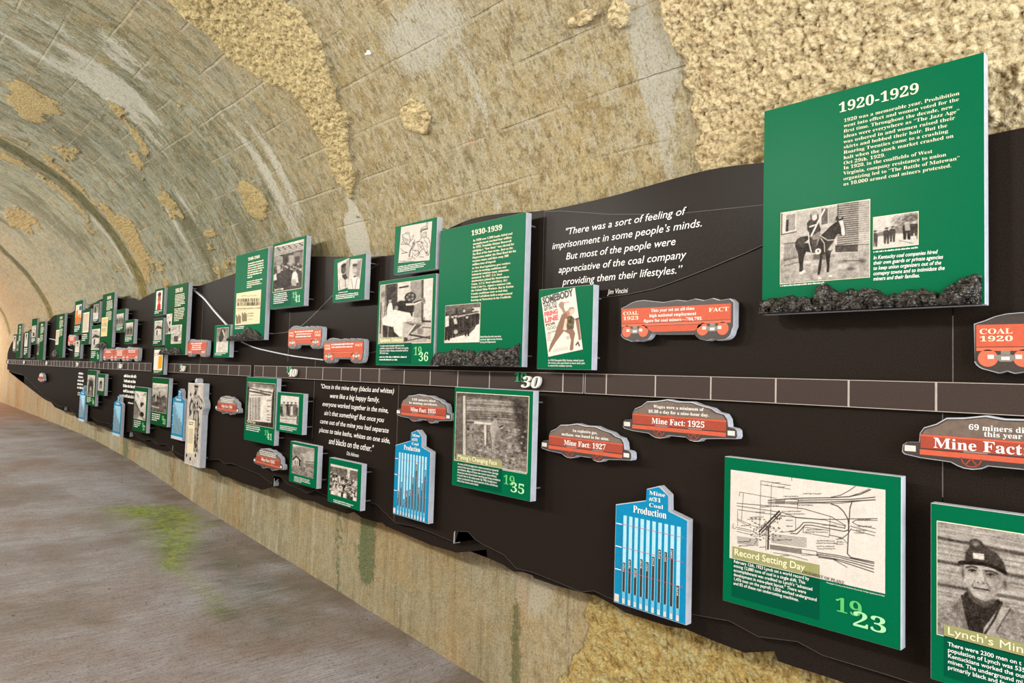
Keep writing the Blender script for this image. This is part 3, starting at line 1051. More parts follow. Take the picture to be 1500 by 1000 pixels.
# the quotation sheet and the raised curve line
qp = thing('quotation_sheet', 2.171, .02, 'black sheet with the large white quotation There was a sort of feeling of imprisonment', 'quotation')
curve = [(1.139, .459), (1.2, .44), (1.339, .401), (1.45, .372), (1.572, .344), (1.7, .330), (1.839, .324)]
pts = [(2.171-2.171, .31), (2.171-1.86, .304)]+[(2.171-t, z-.02) for t, z in curve[::-1]]+[(2.171-1.06, .46), (2.171-1.06, .575), (2.171-1.13, .577), (2.171-1.5, .60), (2.171-1.8, .645), (2.171-2.07, .700), (.0, .712)]
pro('black_sheet', qp, M['black'], pts, .0005, .006)
bm = bmesh.new()
for p, q in zip(pts, pts[1:]+pts[:1]):
    d = math.hypot(q[0]-p[0], q[1]-p[1])
    nx, ny = -(q[1]-p[1])/d*.0012, (q[0]-p[0])/d*.0012
    prism(bm, [p, q, (q[0]+nx, q[1]+ny), (p[0]+nx, p[1]+ny)], .0055, .0064)
obj('sheet_edge', bm, M['seam'], qp)
QL = ['"There was a sort of feeling of', 'imprisonment in some people’s minds.', 'But most of the people were', 'appreciative of the coal company', 'providing them their lifestyles.”']
QR = [(.135, .540, .733, .628), (.056, .462, .800, .555), (.147, .405, .672, .485), (.098, .324, .730, .425), (.122, .285, .700, .365)]
QR = [(u0, b-.009, u1, b+.030) for u0, u1, b in ((.135, .735, .609), (.056, .800, .555), (.140, .690, .501), (.098, .738, .447), (.122, .722, .393))]
for s, r in zip(QL, QR):
    text(qp, 'quotation_line', s, (r[0], r[1]-.02, r[2], r[3]-.02), .0066, M['white'], 'italic')
text(qp, 'signature', 'Jim Vincini', (.371, .311, .474, .337), .0066, M['white'], 'italic')

r, a = LOSHEET[4]
o0 = a-3.274
for s, (u0, v0, u1, v1) in zip(['"Once in the mine they (blacks and whites)', 'were like a big happy family,', 'everyone worked together in the mine,', 'ain’t that something? But once you', 'came out of the mine you had separate', 'places to take baths, whites on one side,', 'and blacks on the other."'],
        [(a_, b_-.009, c_, b_+.030) for a_, c_, b_ in ((-.893, -.046, -.121), (-.77, -.195, -.177), (-.862, -.098, -.233), (-.835, -.137, -.289), (-.885, -.085, -.345), (-.895, -.068, -.401), (-.76, -.232, -.456))]):
    text(r, 'quotation_line', s, (o0-.03+u0+.03, v0+.92, o0+u1, v1+.92), .0005, M['white'], 'italic', fat=.004)
text(r, 'signature', 'Otis Atkinson', (o0-.535, .92-.513, o0-.395, .92-.490), .0005, M['white'], 'italic')
r, a = LOSHEET[1]
textlines(r, 'small_quotation', (a-8.83, .92-.395, a-8.25, .92-.115), 5, .0005, M['white'], 5, .6, .9, 'C')
textlines(r, 'signature', (a-8.55, .92-.435, a-8.35, .92-.415), 1, .0005, M['white'], 6, .9, 1)
r, a = LOSHEET[1]
textlines(r, 'small_quotation', (a-11.05, .92-.37, a-10.70, .92-.13), 5, .0005, M['white'], 8, .6, .9, 'C')
textlines(r, 'signature', (a-11.0, .92-.45, a-10.8, .92-.40), 2, .0005, M['white'], 9, .6, .8)


def wall_line(name, pts, wd, mat, label, cat, w0=.0004, w1=.004, group=None):
    t0, z0 = pts[0]
    P = [np.array((t0-t, z-z0)) for t, z in pts]
    Q = []
    for i in range(len(P)-1):
        p0, p1, p2, p3 = [P[min(max(j, 0), len(P)-1)] for j in (i-1, i, i+1, i+2)]
        for k in range(8):
            u = k/8
            Q.append(.5*((2*p1)+(-p0+p2)*u+(2*p0-5*p1+4*p2-p3)*u*u+(-p0+3*p1-3*p2+p3)*u**3))
    Q.append(P[-1])
    bm = bmesh.new()
    L_, R_ = [], []
    for i, q in enumerate(Q):
        d = Q[min(i+1, len(Q)-1)]-Q[max(i-1, 0)]
        d = d/np.hypot(*d)
        n = np.array((-d[1], d[0]))*wd/2
        L_.append([bm.verts.new((*(q+n), w)) for w in (w0, w1)])
        R_.append([bm.verts.new((*(q-n), w)) for w in (w0, w1)])
    for i in range(len(Q)-1):
        for f in ((L_[i][1], R_[i][1], R_[i+1][1], L_[i+1][1]), (L_[i][0], L_[i+1][0], R_[i+1][0], R_[i][0]), (L_[i][0], L_[i][1], L_[i+1][1], L_[i+1][0]), (R_[i][0], R_[i+1][0], R_[i+1][1], R_[i][1])):
            bm.faces.new(f)
    bm.faces.new((L_[0][0], R_[0][0], R_[0][1], L_[0][1]))
    bm.faces.new((L_[-1][0], L_[-1][1], R_[-1][1], R_[-1][0]))
    o = obj(name, bm, mat)
    o.matrix_world = Matrix.Translation((D, t0, z0)) @ WALLROT
    return tag(o, label, cat, group)


wall_line('curved_strip', [(6.62, .688), (6.353, .597), (6.094, .476), (5.805, .349), (5.55, .235)], .014, M['edge'], 'pale curved strip sweeping down from the 1950-1959 panel to the small panel', 'strip', w1=.012, group='pale curved strips')
wall_line('curved_strip', [(5.479, .200), (5.25, .158), (5.029, .131), (4.58, .090), (4.139, .064)], .007, M['edge'], 'pale curved strip below the 1940-1949 panel, running under the coal cars', 'strip', w1=.010, group='pale curved strips')
wall_line('curved_strip', [(13.137, .364), (12.9, .353), (12.654, .334), (12.3, .29), (11.985, .235), (11.7, .19), (11.435, .169)], .010, M['edge'], 'pale curved strip at the far end, passing behind a decade panel', 'strip', w1=.010, group='pale curved strips')
wall_line('scored_line', [(3.529, .631), (3.75, .575), (3.958, .525), (4.496, .292), (4.925, .250), (5.2, .24)], .003, M['seam'], 'thin grey scored line across the black sheet, above two coal cars', 'line', w1=.0012)
wall_line('scored_line', [(4.139, .064), (3.9, .072), (3.529, .114), (3.40, .13)], .003, M['seam'], 'thin grey scored line at the lower right of the coal car pair', 'line', w1=.0012)
for sx, z0, z1, lab in ((3.488, -.02, .02, 'faint vertical seam in the black sheet under the 1936 panel'), (.581, -.02, .20, 'faint vertical seam in the black sheet left of the 1920 coal car'), (.606, -.30, -.07, 'faint vertical seam in the black sheet above the miner portrait'), (3.274, -.82, -.07, 'faint vertical seam in the black sheet behind the 1935 chart'), (4.258, -.45, -.07, 'faint vertical seam beside the Once in the mine quotation'), (6.39, .0, .70, 'faint vertical seam in the black sheet right of the 1950-1959 panel'), (4.662, .05, .40, 'faint vertical seam in the black sheet below the 1941 lodge panel'), (4.26, .02, .07, 'faint vertical seam between the coal cars and the timeline')):
    wall_line('seam_strip', [(sx, z0), (sx, (z0+z1)/2), (sx, z1)], .0028, M['seam'], lab, 'seam', w1=.0008, group='sheet seams')

# ------------------------------------------------------------------ the timeline
SEG = [(17.33, 7.72, 'brown timeline strip from the far end up to the orange folder panel'), (7.33, 5.25, 'brown timeline strip between the orange folder panel and the 1940 numeral'), (5.185, 3.452, 'brown timeline strip carrying the green and white 1940 numeral'), (3.446, 1.905, 'brown timeline strip carrying the green and white 1930 numeral'), (1.898, -1.55, 'long blank brown timeline strip nearest the camera, below the 1920-1929 panel')]
TICKS = [[7.72+.2117*k for k in range(0, 46)], [7.006, 6.79, 6.578, 6.354, 6.132, 5.909, 5.689, 5.474], [5.025, 4.798, 4.343, 4.117, 3.881, 3.655], [3.199, 2.961, 2.731, 2.492, 2.02], [1.785, 1.55, 1.317, 1.08, .851, .617, .382, .148, -.087, -.32, -.55, -.79, -1.02, -1.26]]
for (a, b, lab), tk in zip(SEG, TICKS):
    r = thing('timeline_strip', a, -.066, lab, 'timeline', 'timeline strips')
    bxo('strip', r, M['strip'], 0, a-b, 0, .083, .001, .018)
    for v in (.001, .0812):
        bxo('edge_line', r, M['line'], .001, a-b-.001, v-.0008, v+.0012, .0181, .0188)
    for t in tk:
        if b+.005 < t < a-.005:
            wd = .0028 if t < 8 else .006
            bxo('year_tick', r, M['line'], a-t-wd, a-t+wd, .002, .0805, .0181, .0187)
    for q in (.0015, a-b-.0015):
        bxo('end_line', r, M['line'], q-.0015, q+.0015, 0, .083, .0181, .0187)

NUM = [(2.316, '30', 'green and white raised numeral 1930 on the timeline'), (4.633, '40', 'green and white raised numeral 1940 on the timeline'), (6.85, '50', 'raised white numeral on the timeline below the 1950s coal car'), (8.93, '60', 'raised white numeral on the timeline below the three small coal cars'), (11.08, '70', 'raised white numeral on the timeline left of the arched portal panel'), (13.2, '80', 'raised white numeral on the timeline above the round far mine car'), (15.25, '90', 'raised white numeral second from the far end of the timeline'), (17.1, '00', 'raised white numeral at the far end of the timeline')]
for t, d, lab in NUM:
    r = thing('decade_numeral', t, -.053, lab, 'numeral', 'decade numerals')
    text(r, 'century_digits', '20' if d == '00' else '19', (0, .024, .078, .068), .019, M['numgreen'], 'serif', depth=.005, label='green raised digits')
    text(r, 'decade_digits', d, (.060, 0, .180, .052), .0255, M['numwhite'], 'serifitalic', depth=.012, label='white raised digits')

# ------------------------------------------------------------------ display panels


def panel(t, zb, W, H, label, green='green', wf=.08, th=.036, group='green history panels', name='display_panel', pins=True, cat='panel', pin0=.0005):
    r = thing(name, t, zb, label, cat, group)
    bxo('edge_block', r, M['edge'], 0, W, 0, H, wf-th, wf-.0025, bevel=.0012)
    bxo('printed_face', r, M[green], .0016, W-.0016, .0016, H-.0016, wf-.0026, wf)
    if pins:
        for u in (.05, W-.022):
            for v in (.05, H-.05):
                bm = bmesh.new()
                disc(bm, u, v, .004, pin0, wf-th+.001, 10)
                obj('standoff_pin', bm, M['pin'], r)
    r['wf'] = wf
    return r


W1, W2, W3, W4 = .0006, .0012, .0018, .0024


def flat(r, name, mat, u0, u1, v0, v1, dw=W1, label=None):
    wf = r['wf']
    o = bxo(name, r, M[mat], u0, u1, v0, v1, wf-.001, wf+dw)
    if label:
        o['label'] = label
    return o


def coal_ledge(r, prof, depth=.045, seed=1):
    """rough moulded band of coal along the foot of a panel"""
    wf = r['wf']
    us = np.arange(prof[0][0], prof[-1][0]+.001, .004)
    hs = np.interp(us, [p[0] for p in prof], [p[1] for p in prof])
    nv = 15
    bm = bmesh.new()
    rows = []
    for i, u in enumerate(us):
        e = min(1, (u-us[0])/.012, (us[-1]-u)/.012)
        e = max(.15, e)
        h = hs[i]+.010*(mnoise.noise((u*45, seed, 0)))+.006*mnoise.noise((u*130, seed, 3))
        row = [bm.verts.new((u, .0, wf-.002))]
        for k in range(nv+1):
            v = h*k/nv
            q = 1-(k/nv)**2.2
            n = mnoise.noise((u*38, v*38, seed*3.1))*.6+mnoise.noise((u*95, v*95, seed))*.4
            c = mnoise.voronoi((u*32, v*32, seed*.7))[0][0]
            w = wf+depth*(.25+.75*q)*e*(.62+.55*n+.35*(1-c*1.4)) if k < nv else wf-.002
            row.append(bm.verts.new((u+.003*n, v+(.003*n if k else 0), max(wf+.001 if k < nv else wf-.002, w))))
        rows.append(row)
    for a, b in zip(rows[:-1], rows[1:]):
        for k in range(len(a)-1):
            bm.faces.new((a[k], b[k], b[k+1], a[k+1]))
    for row in (rows[0], rows[-1]):
        bm.faces.new(row)
    o = obj('coal_ledge', bm, M['coal'], r)
    o['label'] = 'rough band of moulded black coal'
    return o


def banded(r, title, body, rect_photo, band, trect, brect, num, numrect, box_=True, small=False):
    """title band, paragraph and overlapping year digits of the square panels"""
    wf = r['wf']
    flat(r, 'title_band', 'olive', band[0], band[1], band[2], band[3], W3)
    text(r, 'title', title, trect, wf+W4, M['cream'], 'sans', fat=.012)
    if isinstance(body, str):
        text(r, 'paragraph', body, brect, wf+W4, M['white'], 'sans', fat=.006)
    if num:
        u0, v0, u1, v1 = numrect
        w_, h_ = u1-u0, v1-v0
        text(r, 'century_digits', num[:2], (u0, v0+h_*.40, u0+w_*.53, v1), wf+W3, M['lime'], 'serif', label='light green year digits')
        text(r, 'year_digits', num[2:], (u0+w_*.36, v0, u1, v0+h_*.62), wf+W4, M['mint'], 'serif', label='pale mint year digits')


# ---- 1920-1929
r = panel(1.1, .219, .613, .668, 'large green panel headed 1920-1929 with a rider on a horse, coal along its foot', name='history_panel', group='decade panels')
wf = r['wf']
text(r, 'title', '1920-1929', (.240, .600, .457, .631), wf+W1, M['cream'], 'serif')
text(r, 'paragraph', '1920 was a memorable year, Prohibition\nwent into effect and women voted for the\nfirst time. Throughout the decade, new\nideas were everywhere as “The Jazz Age”\nwas ushered in and women raised their\nskirts and bobbed their hair. But the\nRoaring Twenties came to a crashing\nhalt when the stock market crashed on\nOct 29th, 1929.', (.254, .437, .556, .578), wf+W1, M['cream'], 'serifbody', fat=-.006)
text(r, 'paragraph', 'In 1920, in the coalfields of West\nVirginia, company resistance to union\norganizing led to “The Battle of Matewan”\nas 10,000 armed coal miners protested.', (.254, .372, .556, .434), wf+W1, M['cream'], 'serifbody', fat=-.006)
text(r, 'caption', 'In Kentucky coal companies hired\ntheir own guards or private agencies\nto keep union organizers out of the\ncomapny towns and to intimidate the\nminers and their families.', (.340, .083, .521, .155), wf+W1, M['white'], 'italic', fat=.012)
flat(r, 'photo_border', 'cream', .0605, .3305, .0935, .3225, W1)
P = Pic(170, 146, .80, ((98, 158), (1028, 15), (1028, 822), (95, 900)), 11)
for k in range(26):     # clapboards
    y = 175+k*12.5
    P.line([(98, y+4), (1028, y-142)], .8, .55, .7)
for k in range(22):
    y = 60+k*22
    P.line([(715, y+6), (915, y-14)], 2.6, .32, .9)
    P.line([(915, y-14), (1028, y-24)], 1.2, .5, .8)
P.poly([(120, 165), (275, 140), (275, 350), (115, 385)], .86).poly([(160, 180), (262, 165), (262, 330), (155, 350)], .62).poly([(160, 230), (190, 225), (185, 350), (155, 352)], .2)
P.line([(110, 165), (108, 385), (275, 352)], 2.2, .3)
P.poly([(520, 100), (715, 75), (715, 290), (520, 310)], .80).poly([(545, 110), (610, 105), (610, 265), (545, 280)], .38).poly([(620, 100), (705, 85), (700, 250), (620, 262)], .68)
P.line([(715, 70), (715, 300)], 2.5, .3)
P.poly([(95, 640), (300, 600), (1028, 560), (1028, 830), (95, 905)], .66)
P.noise(.16, 7, 4, 1, [(95, 640), (1028, 555), (1028, 830), (95, 905)])
P.poly([(690, 500), (1020, 490), (1020, 555), (690, 565)], .30).line([(690, 500), (1028, 488)], 2.5, .2)
P.poly([(915, 490), (1028, 485), (1028, 560), (915, 560)], .7)
for k in range(13):     # gate
    P.line([(145+k*12, 480-k*1.6), (140+k*12, 660-k*3)], 1., .35)
P.line([(135, 480), (300, 462)], 1.5, .3).line([(140, 650), (300, 620)], 1.5, .4).line([(140, 710), (300, 670)], 1.2, .3)
P.ell((770, 710), 60, 30, .8, 1, 3).ell((850, 735), 45, 18, .3, .7, 3).ell((960, 650), 35, 25, .35, .7, 4).line([(780, 655), (960, 650)], 1.8, .3)
P.ell((410, 670), 45, 16, .88, .9, 4).ell((470, 690), 30, 12, .85, .9, 4)
P.poly([(460, 590), (590, 575), (590, 640), (460, 640)], .3, .8, 3)
H_ = .17
P.poly([(262, 470), (285, 430), (330, 405), (400, 395), (470, 420), (545, 380), (600, 320), (650, 270), (690, 235), (695, 195), (712, 185), (720, 215), (745, 215), (768, 190), (772, 215), (765, 225), (790, 300), (795, 380), (775, 405), (745, 385), (715, 370), (700, 395), (680, 430), (672, 480), (665, 540), (650, 560), (640, 590), (632, 680), (628, 770), (600, 775), (605, 700), (592, 620), (585, 580), (560, 590), (552, 660), (545, 720), (530, 800), (505, 800), (515, 720), (530, 620), (528, 575), (440, 570), (385, 560), (360, 620), (350, 690), (352, 760), (310, 770), (312, 700), (300, 640), (290, 560), (270, 530)], H_)
P.ell((340, 455), 55, 40, .36, .6, 8).ell((470, 520), 60, 26, .28, .5, 8).ell((630, 420), 40, 60, .28, .6, 8)
P.poly([(722, 240), (765, 228), (780, 290), (790, 380), (770, 402), (752, 380), (745, 300)], .88)
P.poly([(640, 500), (675, 450), (690, 500), (680, 530), (640, 550), (610, 540)], .80, .9, 3)
for x, y in ((325, 785), (358, 768), (530, 832), (640, 810)):
    P.poly([(x-20, y+12), (x-12, y-14), (x+14, y-14), (x+24, y+8)], .9)
P.poly([(395, 330), (390, 265), (410, 235), (440, 215), (500, 215), (520, 260), (540, 330), (520, 370), (420, 400)], .22)
P.poly([(430, 400), (520, 350), (545, 380), (520, 440), (500, 500), (490, 480), (470, 450)], .55).poly([(440, 440), (500, 430), (495, 560), (460, 570)], .3)
P.ell((470, 200), 28, 34, .82).poly([(420, 175), (440, 150), (450, 132), (495, 128), (505, 150), (525, 165), (522, 180), (480, 168), (432, 190)], .66)
P.line([(430, 180), (435, 210)], 3, .3).line([(505, 180), (512, 220)], 3, .25)
P.line([(575, 120), (500, 270), (440, 390)], 3.4, .92).line([(420, 300), (500, 275)], 3, .85).line([(545, 380), (640, 285), (700, 240)], 1.6, .85).line([(530, 390), (610, 440), (680, 435)], 1.3, .9)
P.ell((512, 556), 32, 30, .9).ell((512, 552), 10, 12, .3)
P.line([(408, 360), (415, 470), (440, 565)], 2, .9).line([(540, 420), (575, 470), (582, 560)], 1.6, .8).poly([(365, 470), (410, 430), (415, 470)], .85)
P.noise(.05, 2.2, 2)
picture(r, 'photograph', P, (.062, .095, .329, .321), wf+W2, label='photograph of a rider on a horse')
flat(r, 'photo_border', 'cream', .3385, .4575, .1735, .2675, W1)
P = Pic(76, 60, .84, ((75, 152), (625, 75), (622, 485), (80, 545)), 15).grad(0, .88, .6, .80)
P.poly([(75, 395), (350, 350), (622, 340), (622, 490), (78, 550)], .86)
P.ell((470, 180), 150, 70, .5, .9, 8).ell((560, 150), 90, 60, .45, .8, 8).poly([(345, 260), (622, 200), (622, 345), (345, 350)], .55)
P.noise(.22, 3, 3, 1, [(300, 110), (622, 80), (622, 345), (330, 350)])
P.poly([(140, 340), (220, 320), (220, 375), (140, 385)], .5)
for x, y, h in ((100, 515, 200), (245, 478, 200), (318, 455, 195)):
    P.figure(x, y, h, .28, .6, .36, .2)
P.figure(490, 425, 215, .2, .85, .45, .8).poly([(465, 230), (530, 220), (530, 310), (470, 315)], .66).figure(575, 380, 180, .25, .8, .5, .8)
P.line([(520, 340), (600, 340), (610, 410)], 1.6, .3).line([(400, 435), (550, 470)], 2, .6)
picture(r, 'photograph', P, (.340, .175, .456, .266), wf+W2, label='photograph of men with horses')
textlines(r, 'photo_credit', (.062, .085, .200, .091), 1, wf+W1, M['white'], 31, .8, 1)
textlines(r, 'photo_credit', (.340, .163, .456, .169), 1, wf+W1, M['white'], 32, .8, 1)
coal_ledge(r, [(-.006, .045), (.05, .052), (.088, .058), (.14, .048), (.174, .039), (.182, .08), (.195, .091), (.215, .082), (.235, .060), (.263, .058), (.30, .062), (.35, .060), (.381, .036), (.42, .047), (.469, .053), (.51, .031), (.537, .06), (.59, .082), (.609, .075)], .05, 2)

# ---- 1930-1939
r = panel(2.833, .038, .622, .684, 'large green panel headed 1930-1939 with a bread line photograph, coal along its foot', name='history_panel', group='decade panels')
wf = r['wf']
text(r, 'title', '1930-1939', (.248, .626, .466, .652), wf+W1, M['cream'], 'serif')
text(r, 'paragraph', 'In 1930 over 1,300 banks failed and\nunemployment reached four million.\nIn 1932, Franklin Delano Roosevelt\npledging a “New Deal,” was elected for\nthe first of his four terms. Just as the\nDepression ended, the Dust Bowl hit the\nwestern states and blew away 300\nmillion tons of topsoil.', (.262, .477, .566, .606), wf+W1, M['cream'], 'serifbody')
text(r, 'paragraph', 'As New Deal legislation gave workers\na voice in working conditions and\nindustrial relations many industries\nunionized. In 1937, U.S. Steel\nsteelworkers joined the Steelworkers\nUnion. A U.S. Steel subsidiary, H.C.\nFrick Coke Co., signed a contract with\nthe United Mine Workers. But in Harlan\nCounty conditions were so bad that\nSenator LaFollette held a congressional\nhearing on Terrorism in the Coalfields.', (.260, .306, .556, .472), wf+W1, M['cream'], 'serifbody')
text(r, 'caption', 'Bread lines like this one were\ncommon sights across America\nduring the Depression.', (.338, .106, .490, .142), wf+W1, M['white'], 'sans', fat=.006)
flat(r, 'photo_border', 'cream', .0635, .3325, .1125, .2985, W1)
P = Pic(84, 84, .36, ((75, 75), (558, 38), (545, 582), (60, 595)), 21)
P.poly([(75, 75), (558, 38), (556, 110), (76, 160)], .42).poly([(450, 105), (556, 100), (550, 250), (450, 230)], .82)
P.poly([(60, 595), (60, 560), (280, 500), (410, 470), (480, 400), (540, 270), (558, 260), (545, 585)], .92)
for x in (110, 160, 225, 240, 330):
    P.line([(x, 110), (x, 300)], 2, .2+.1*(x % 3))
for k in range(16):
    x = 265+k*17
    y = 470-k*9
    P.figure(x, y, 270-k*6, .16+.05*(k % 3), .72, .26, .25)
for x, y, h in ((105, 560, 360), (180, 520, 320), (225, 490, 300), (380, 500, 290)):
    P.figure(x, y, h, .18, .75, .24, .2)
P.poly([(75, 230), (120, 210), (130, 360), (75, 375)], .88).poly([(190, 260), (230, 250), (250, 330), (205, 335)], .85, 1, 2).ell((225, 440), 30, 30, .8, .9, 3)
P.ell((340, 150), 14, 22, .8).ell((455, 130), 18, 14, .2)
P.noise(.08, 3, 3)
picture(r, 'photograph', P, (.065, .114, .331, .297), wf+W2, label='photograph of a bread line')
coal_ledge(r, [(-.010, .058), (.05, .070), (.099, .062), (.14, .080), (.168, .087), (.22, .068), (.28, .080), (.32, .058), (.38, .075), (.429, .065), (.47, .085), (.52, .08), (.56, .085), (.60, .103), (.612, .105)], .045, 5)

# ---- 1936
r = panel(3.395, .035, .537, .471, 'green panel Epidemic Defeated 1936 with a hospital bed photograph')
wf = r['wf']
flat(r, 'photo_border', 'cream', .020, .513, .1175, .449, W1)
P = Pic(104, 112, .74, ((92, 125), (615, 55), (592, 708), (68, 708)), 31)
P.poly([(155, 115), (275, 100), (270, 400), (155, 430)], .24).noise(.12, 5, 3, 1, [(155, 115), (275, 100), (270, 400), (155, 430)])
P.poly([(275, 100), (405, 85), (405, 400), (275, 400)], .86).poly([(405, 85), (520, 68), (520, 460), (405, 440)], .62).poly([(525, 66), (615, 55), (605, 500), (525, 490)], .86)
P.line([(520, 68), (515, 480)], 4, .3).line([(295, 150), (380, 135)], 3, .15).poly([(92, 125), (150, 118), (140, 640), (70, 650)], .72)
P.line([(150, 120), (140, 420)], 2, .4).ell((120, 220), 22, 30, .4, .8, 3).line([(100, 300), (90, 600)], 3, .35)
P.poly([(160, 420), (165, 350), (185, 300), (215, 300), (228, 380), (215, 420)], .92).ell((198, 278), 14, 22, .7).ell((200, 262), 16, 10, .2)
P.poly([(240, 400), (250, 310), (300, 280), (350, 280), (420, 290), (440, 340), (430, 480), (300, 440)], .16).ell((262, 355), 18, 22, .6)
P.ell((400, 245), 55, 50, .18).ell((400, 245), 40, 36, .55).ell((400, 245), 14, 14, .15)
for k in range(5):
    P.line([(400, 245), (400+50*math.cos(k*1.25), 245+46*math.sin(k*1.25))], 2, .2)
P.poly([(355, 310), (440, 305), (510, 280), (515, 295), (440, 325), (360, 330)], .88).line([(440, 300), (520, 270), (540, 285)], 2.5, .2).poly([(505, 255), (540, 255), (540, 320), (505, 300)], .5)
P.poly([(120, 520), (110, 460), (150, 430), (240, 370), (400, 405), (415, 460), (380, 490), (330, 500), (320, 640), (280, 640), (235, 590), (230, 540)], .94)
P.ell((385, 460), 40, 28, .9).line([(430, 400), (425, 490)], 2, .9)
P.poly([(120, 520), (230, 545), (240, 590), (290, 640), (330, 650), (310, 690), (120, 640)], .22).line([(180, 540), (170, 640)], 3, .5)
P.poly([(340, 500), (500, 520), (530, 460), (540, 470), (510, 530), (370, 640), (400, 600), (440, 540)], .35).line([(360, 640), (450, 520)], 3, .85).line([(370, 500), (530, 520), (535, 455)], 3, .6)
P.poly([(400, 650), (600, 670), (600, 708), (400, 708)], .72).line([(400, 625), (595, 665)], 3, .2).line([(330, 690), (600, 640)], 2, .3).ell((350, 670), 26, 22, .25).line([(520, 490), (600, 495)], 3, .2).line([(520, 550), (600, 560)], 2, .3).poly([(470, 560), (520, 555), (520, 620), (470, 620)], .5, .8, 3)
P.noise(.06, 3, 3)
picture(r, 'photograph', P, (.0225, .120, .511, .4475), wf+W2, label='photograph of a hospital room')
flat(r, 'text_block', 'green_dark', .034, .345, .012, .120, W1)
banded(r, 'Epidemic Defeated', 'A cerebro-spinal meningitis epidemic hit the\ncoalfields, people died over 100 cases in six months,\nbut only six deaths. Nearby communities had 50 to\n90% death rates.', None, (.032, .274, .119, .153), (.044, .122, .262, .149), (.042, .062, .322, .112), '1936', (.370, .024, .498, .100))
textlines(r, 'paragraph', (.042, .020, .322, .050), 2, wf+W4, M['white'], 35, .55, .65)

# ---- cartoon
r = panel(3.248, .53, .381, .268, 'green panel with a pen drawing of a miner in a helmet, above the 1936 panel')
wf = r['wf']
P = Pic(92, 92, .86, ((180, 210), (632, 145), (590, 708), (140, 745)), 41)
I = .25
for q in ([(460, 300), (470, 250), (510, 225), (560, 215), (570, 260), (480, 280), (470, 340), (478, 380)], [(545, 210), (550, 165), (570, 170), (565, 210)], [(500, 310), (548, 300), (545, 360), (520, 390), (495, 370), (490, 330)], [(505, 330), (540, 322)], [(510, 365), (535, 355)],
          [(480, 380), (440, 430), (400, 440), (380, 480), (330, 560), (310, 660)], [(545, 370), (580, 400), (600, 470), (590, 600), (560, 640)], [(480, 440), (520, 560), (540, 600), (560, 560)], [(450, 470), (490, 540), (440, 600), (380, 640)], [(420, 440), (470, 430), (510, 460)],
          [(200, 330), (250, 310), (300, 320), (320, 400), (300, 470), (250, 460), (210, 400), (200, 330)], [(300, 440), (350, 400), (370, 340), (340, 360)], [(350, 460), (380, 430), (385, 405)], [(180, 470), (260, 460), (320, 500)], [(250, 300), (290, 290), (310, 310)], [(230, 380), (280, 400), (260, 440)], [(180, 530), (210, 570), (280, 590)], [(280, 680), (330, 690), (340, 650)], [(350, 560), (420, 560), (460, 610), (400, 660)], [(360, 600), (350, 660), (390, 690)], [(450, 660), (500, 655)], [(520, 420), (560, 470), (550, 540)]):
    P.line(q, 1.1, I)
for k in range(46):
    x, y = rnd.uniform(340, 590), rnd.uniform(430, 660)
    P.line([(x, y), (x+rnd.uniform(-16, 16), y+rnd.uniform(8, 30))], .9, .35)
for k in range(30):
    x, y = rnd.uniform(190, 330), rnd.uniform(320, 480)
    P.line([(x, y), (x+rnd.uniform(-14, 14), y+rnd.uniform(4, 22))], .8, .45)
P.poly([(465, 290), (480, 255), (560, 235), (565, 255), (490, 275), (475, 320)], .3, .7).line([(300, 650), (310, 580), (380, 430)], 2.2, .25).line([(190, 605), (275, 590)], 1.5, .2).line([(540, 610), (565, 590)], 2.5, .3)
P.scribble(160, 725, 370, 14, .2)
picture(r, 'drawing', P, None, wf+W2, quad=[(.060, .258), (.343, .250), (.331, .049), (.045, .063)], label='pen drawing on white paper')
textlines(r, 'caption', (.041, .008, .300, .044), 4, wf+W1, M['white'], 42, .6, .65)

# ---- billboard poster panel 1922
r = panel(2.118, .03, .306, .341, 'small green panel with a tilted preacher poster, right of the 1930-1939 panel', pin0=.0068)
wf = r['wf']
PB = (.86, .84, .80)
P = Pic(90, 128, PB, ((62, 160), (442, 45), (530, 742), (142, 828)), 51)
BR, DK = (.55, .42, .36), (.34, .26, .22)
P.poly([(262, 235), (290, 205), (330, 215), (320, 260), (330, 300), (345, 320), (320, 350), (300, 300), (270, 265)], (.62, .52, .46))
P.ell((405, 310), 34, 44, (.84, .72, .66)).poly([(372, 290), (390, 270), (430, 270), (440, 300), (425, 288), (395, 290), (385, 320)], (.6, .55, .5))
P.poly([(330, 330), (370, 300), (390, 340), (380, 390), (350, 400), (310, 400)], (.7, .5, .45))
P.poly([(300, 350), (350, 330), (365, 380), (350, 420), (330, 470), (300, 540), (240, 500), (270, 430)], BR)
P.poly([(360, 380), (400, 360), (440, 400), (430, 500), (410, 540), (355, 520), (345, 450)], (.36, .32, .24)).noise(.22, 6, 3, 1, [(360, 380), (440, 390), (430, 510), (355, 520)])
P.poly([(335, 400), (360, 400), (345, 520), (310, 530)], (.86, .76, .66))
P.poly([(245, 490), (330, 530), (305, 560), (230, 660), (160, 770), (145, 770), (170, 680), (215, 590)], BR)
P.poly([(310, 530), (420, 510), (445, 560), (430, 640), (425, 740), (400, 755), (385, 740), (400, 640), (380, 570)], BR)
P.poly([(445, 400), (480, 390), (510, 640), (485, 680), (480, 600)], BR).line([(450, 405), (485, 395)], 3, DK).poly([(480, 640), (512, 630), (515, 670), (488, 672)], (.9, .86, .8)).line([(455, 690), (475, 660), (490, 700)], 3, DK)
P.ell((365, 610), 18, 18, (.6, .58, .56), .6, 3).line([(310, 225), (375, 210)], 2, (.8, .55, .55))
P.line([(210, 745), (365, 715)], 1, (.65, .6, .58)).line([(200, 765), (365, 735)], 1, (.65, .6, .58))
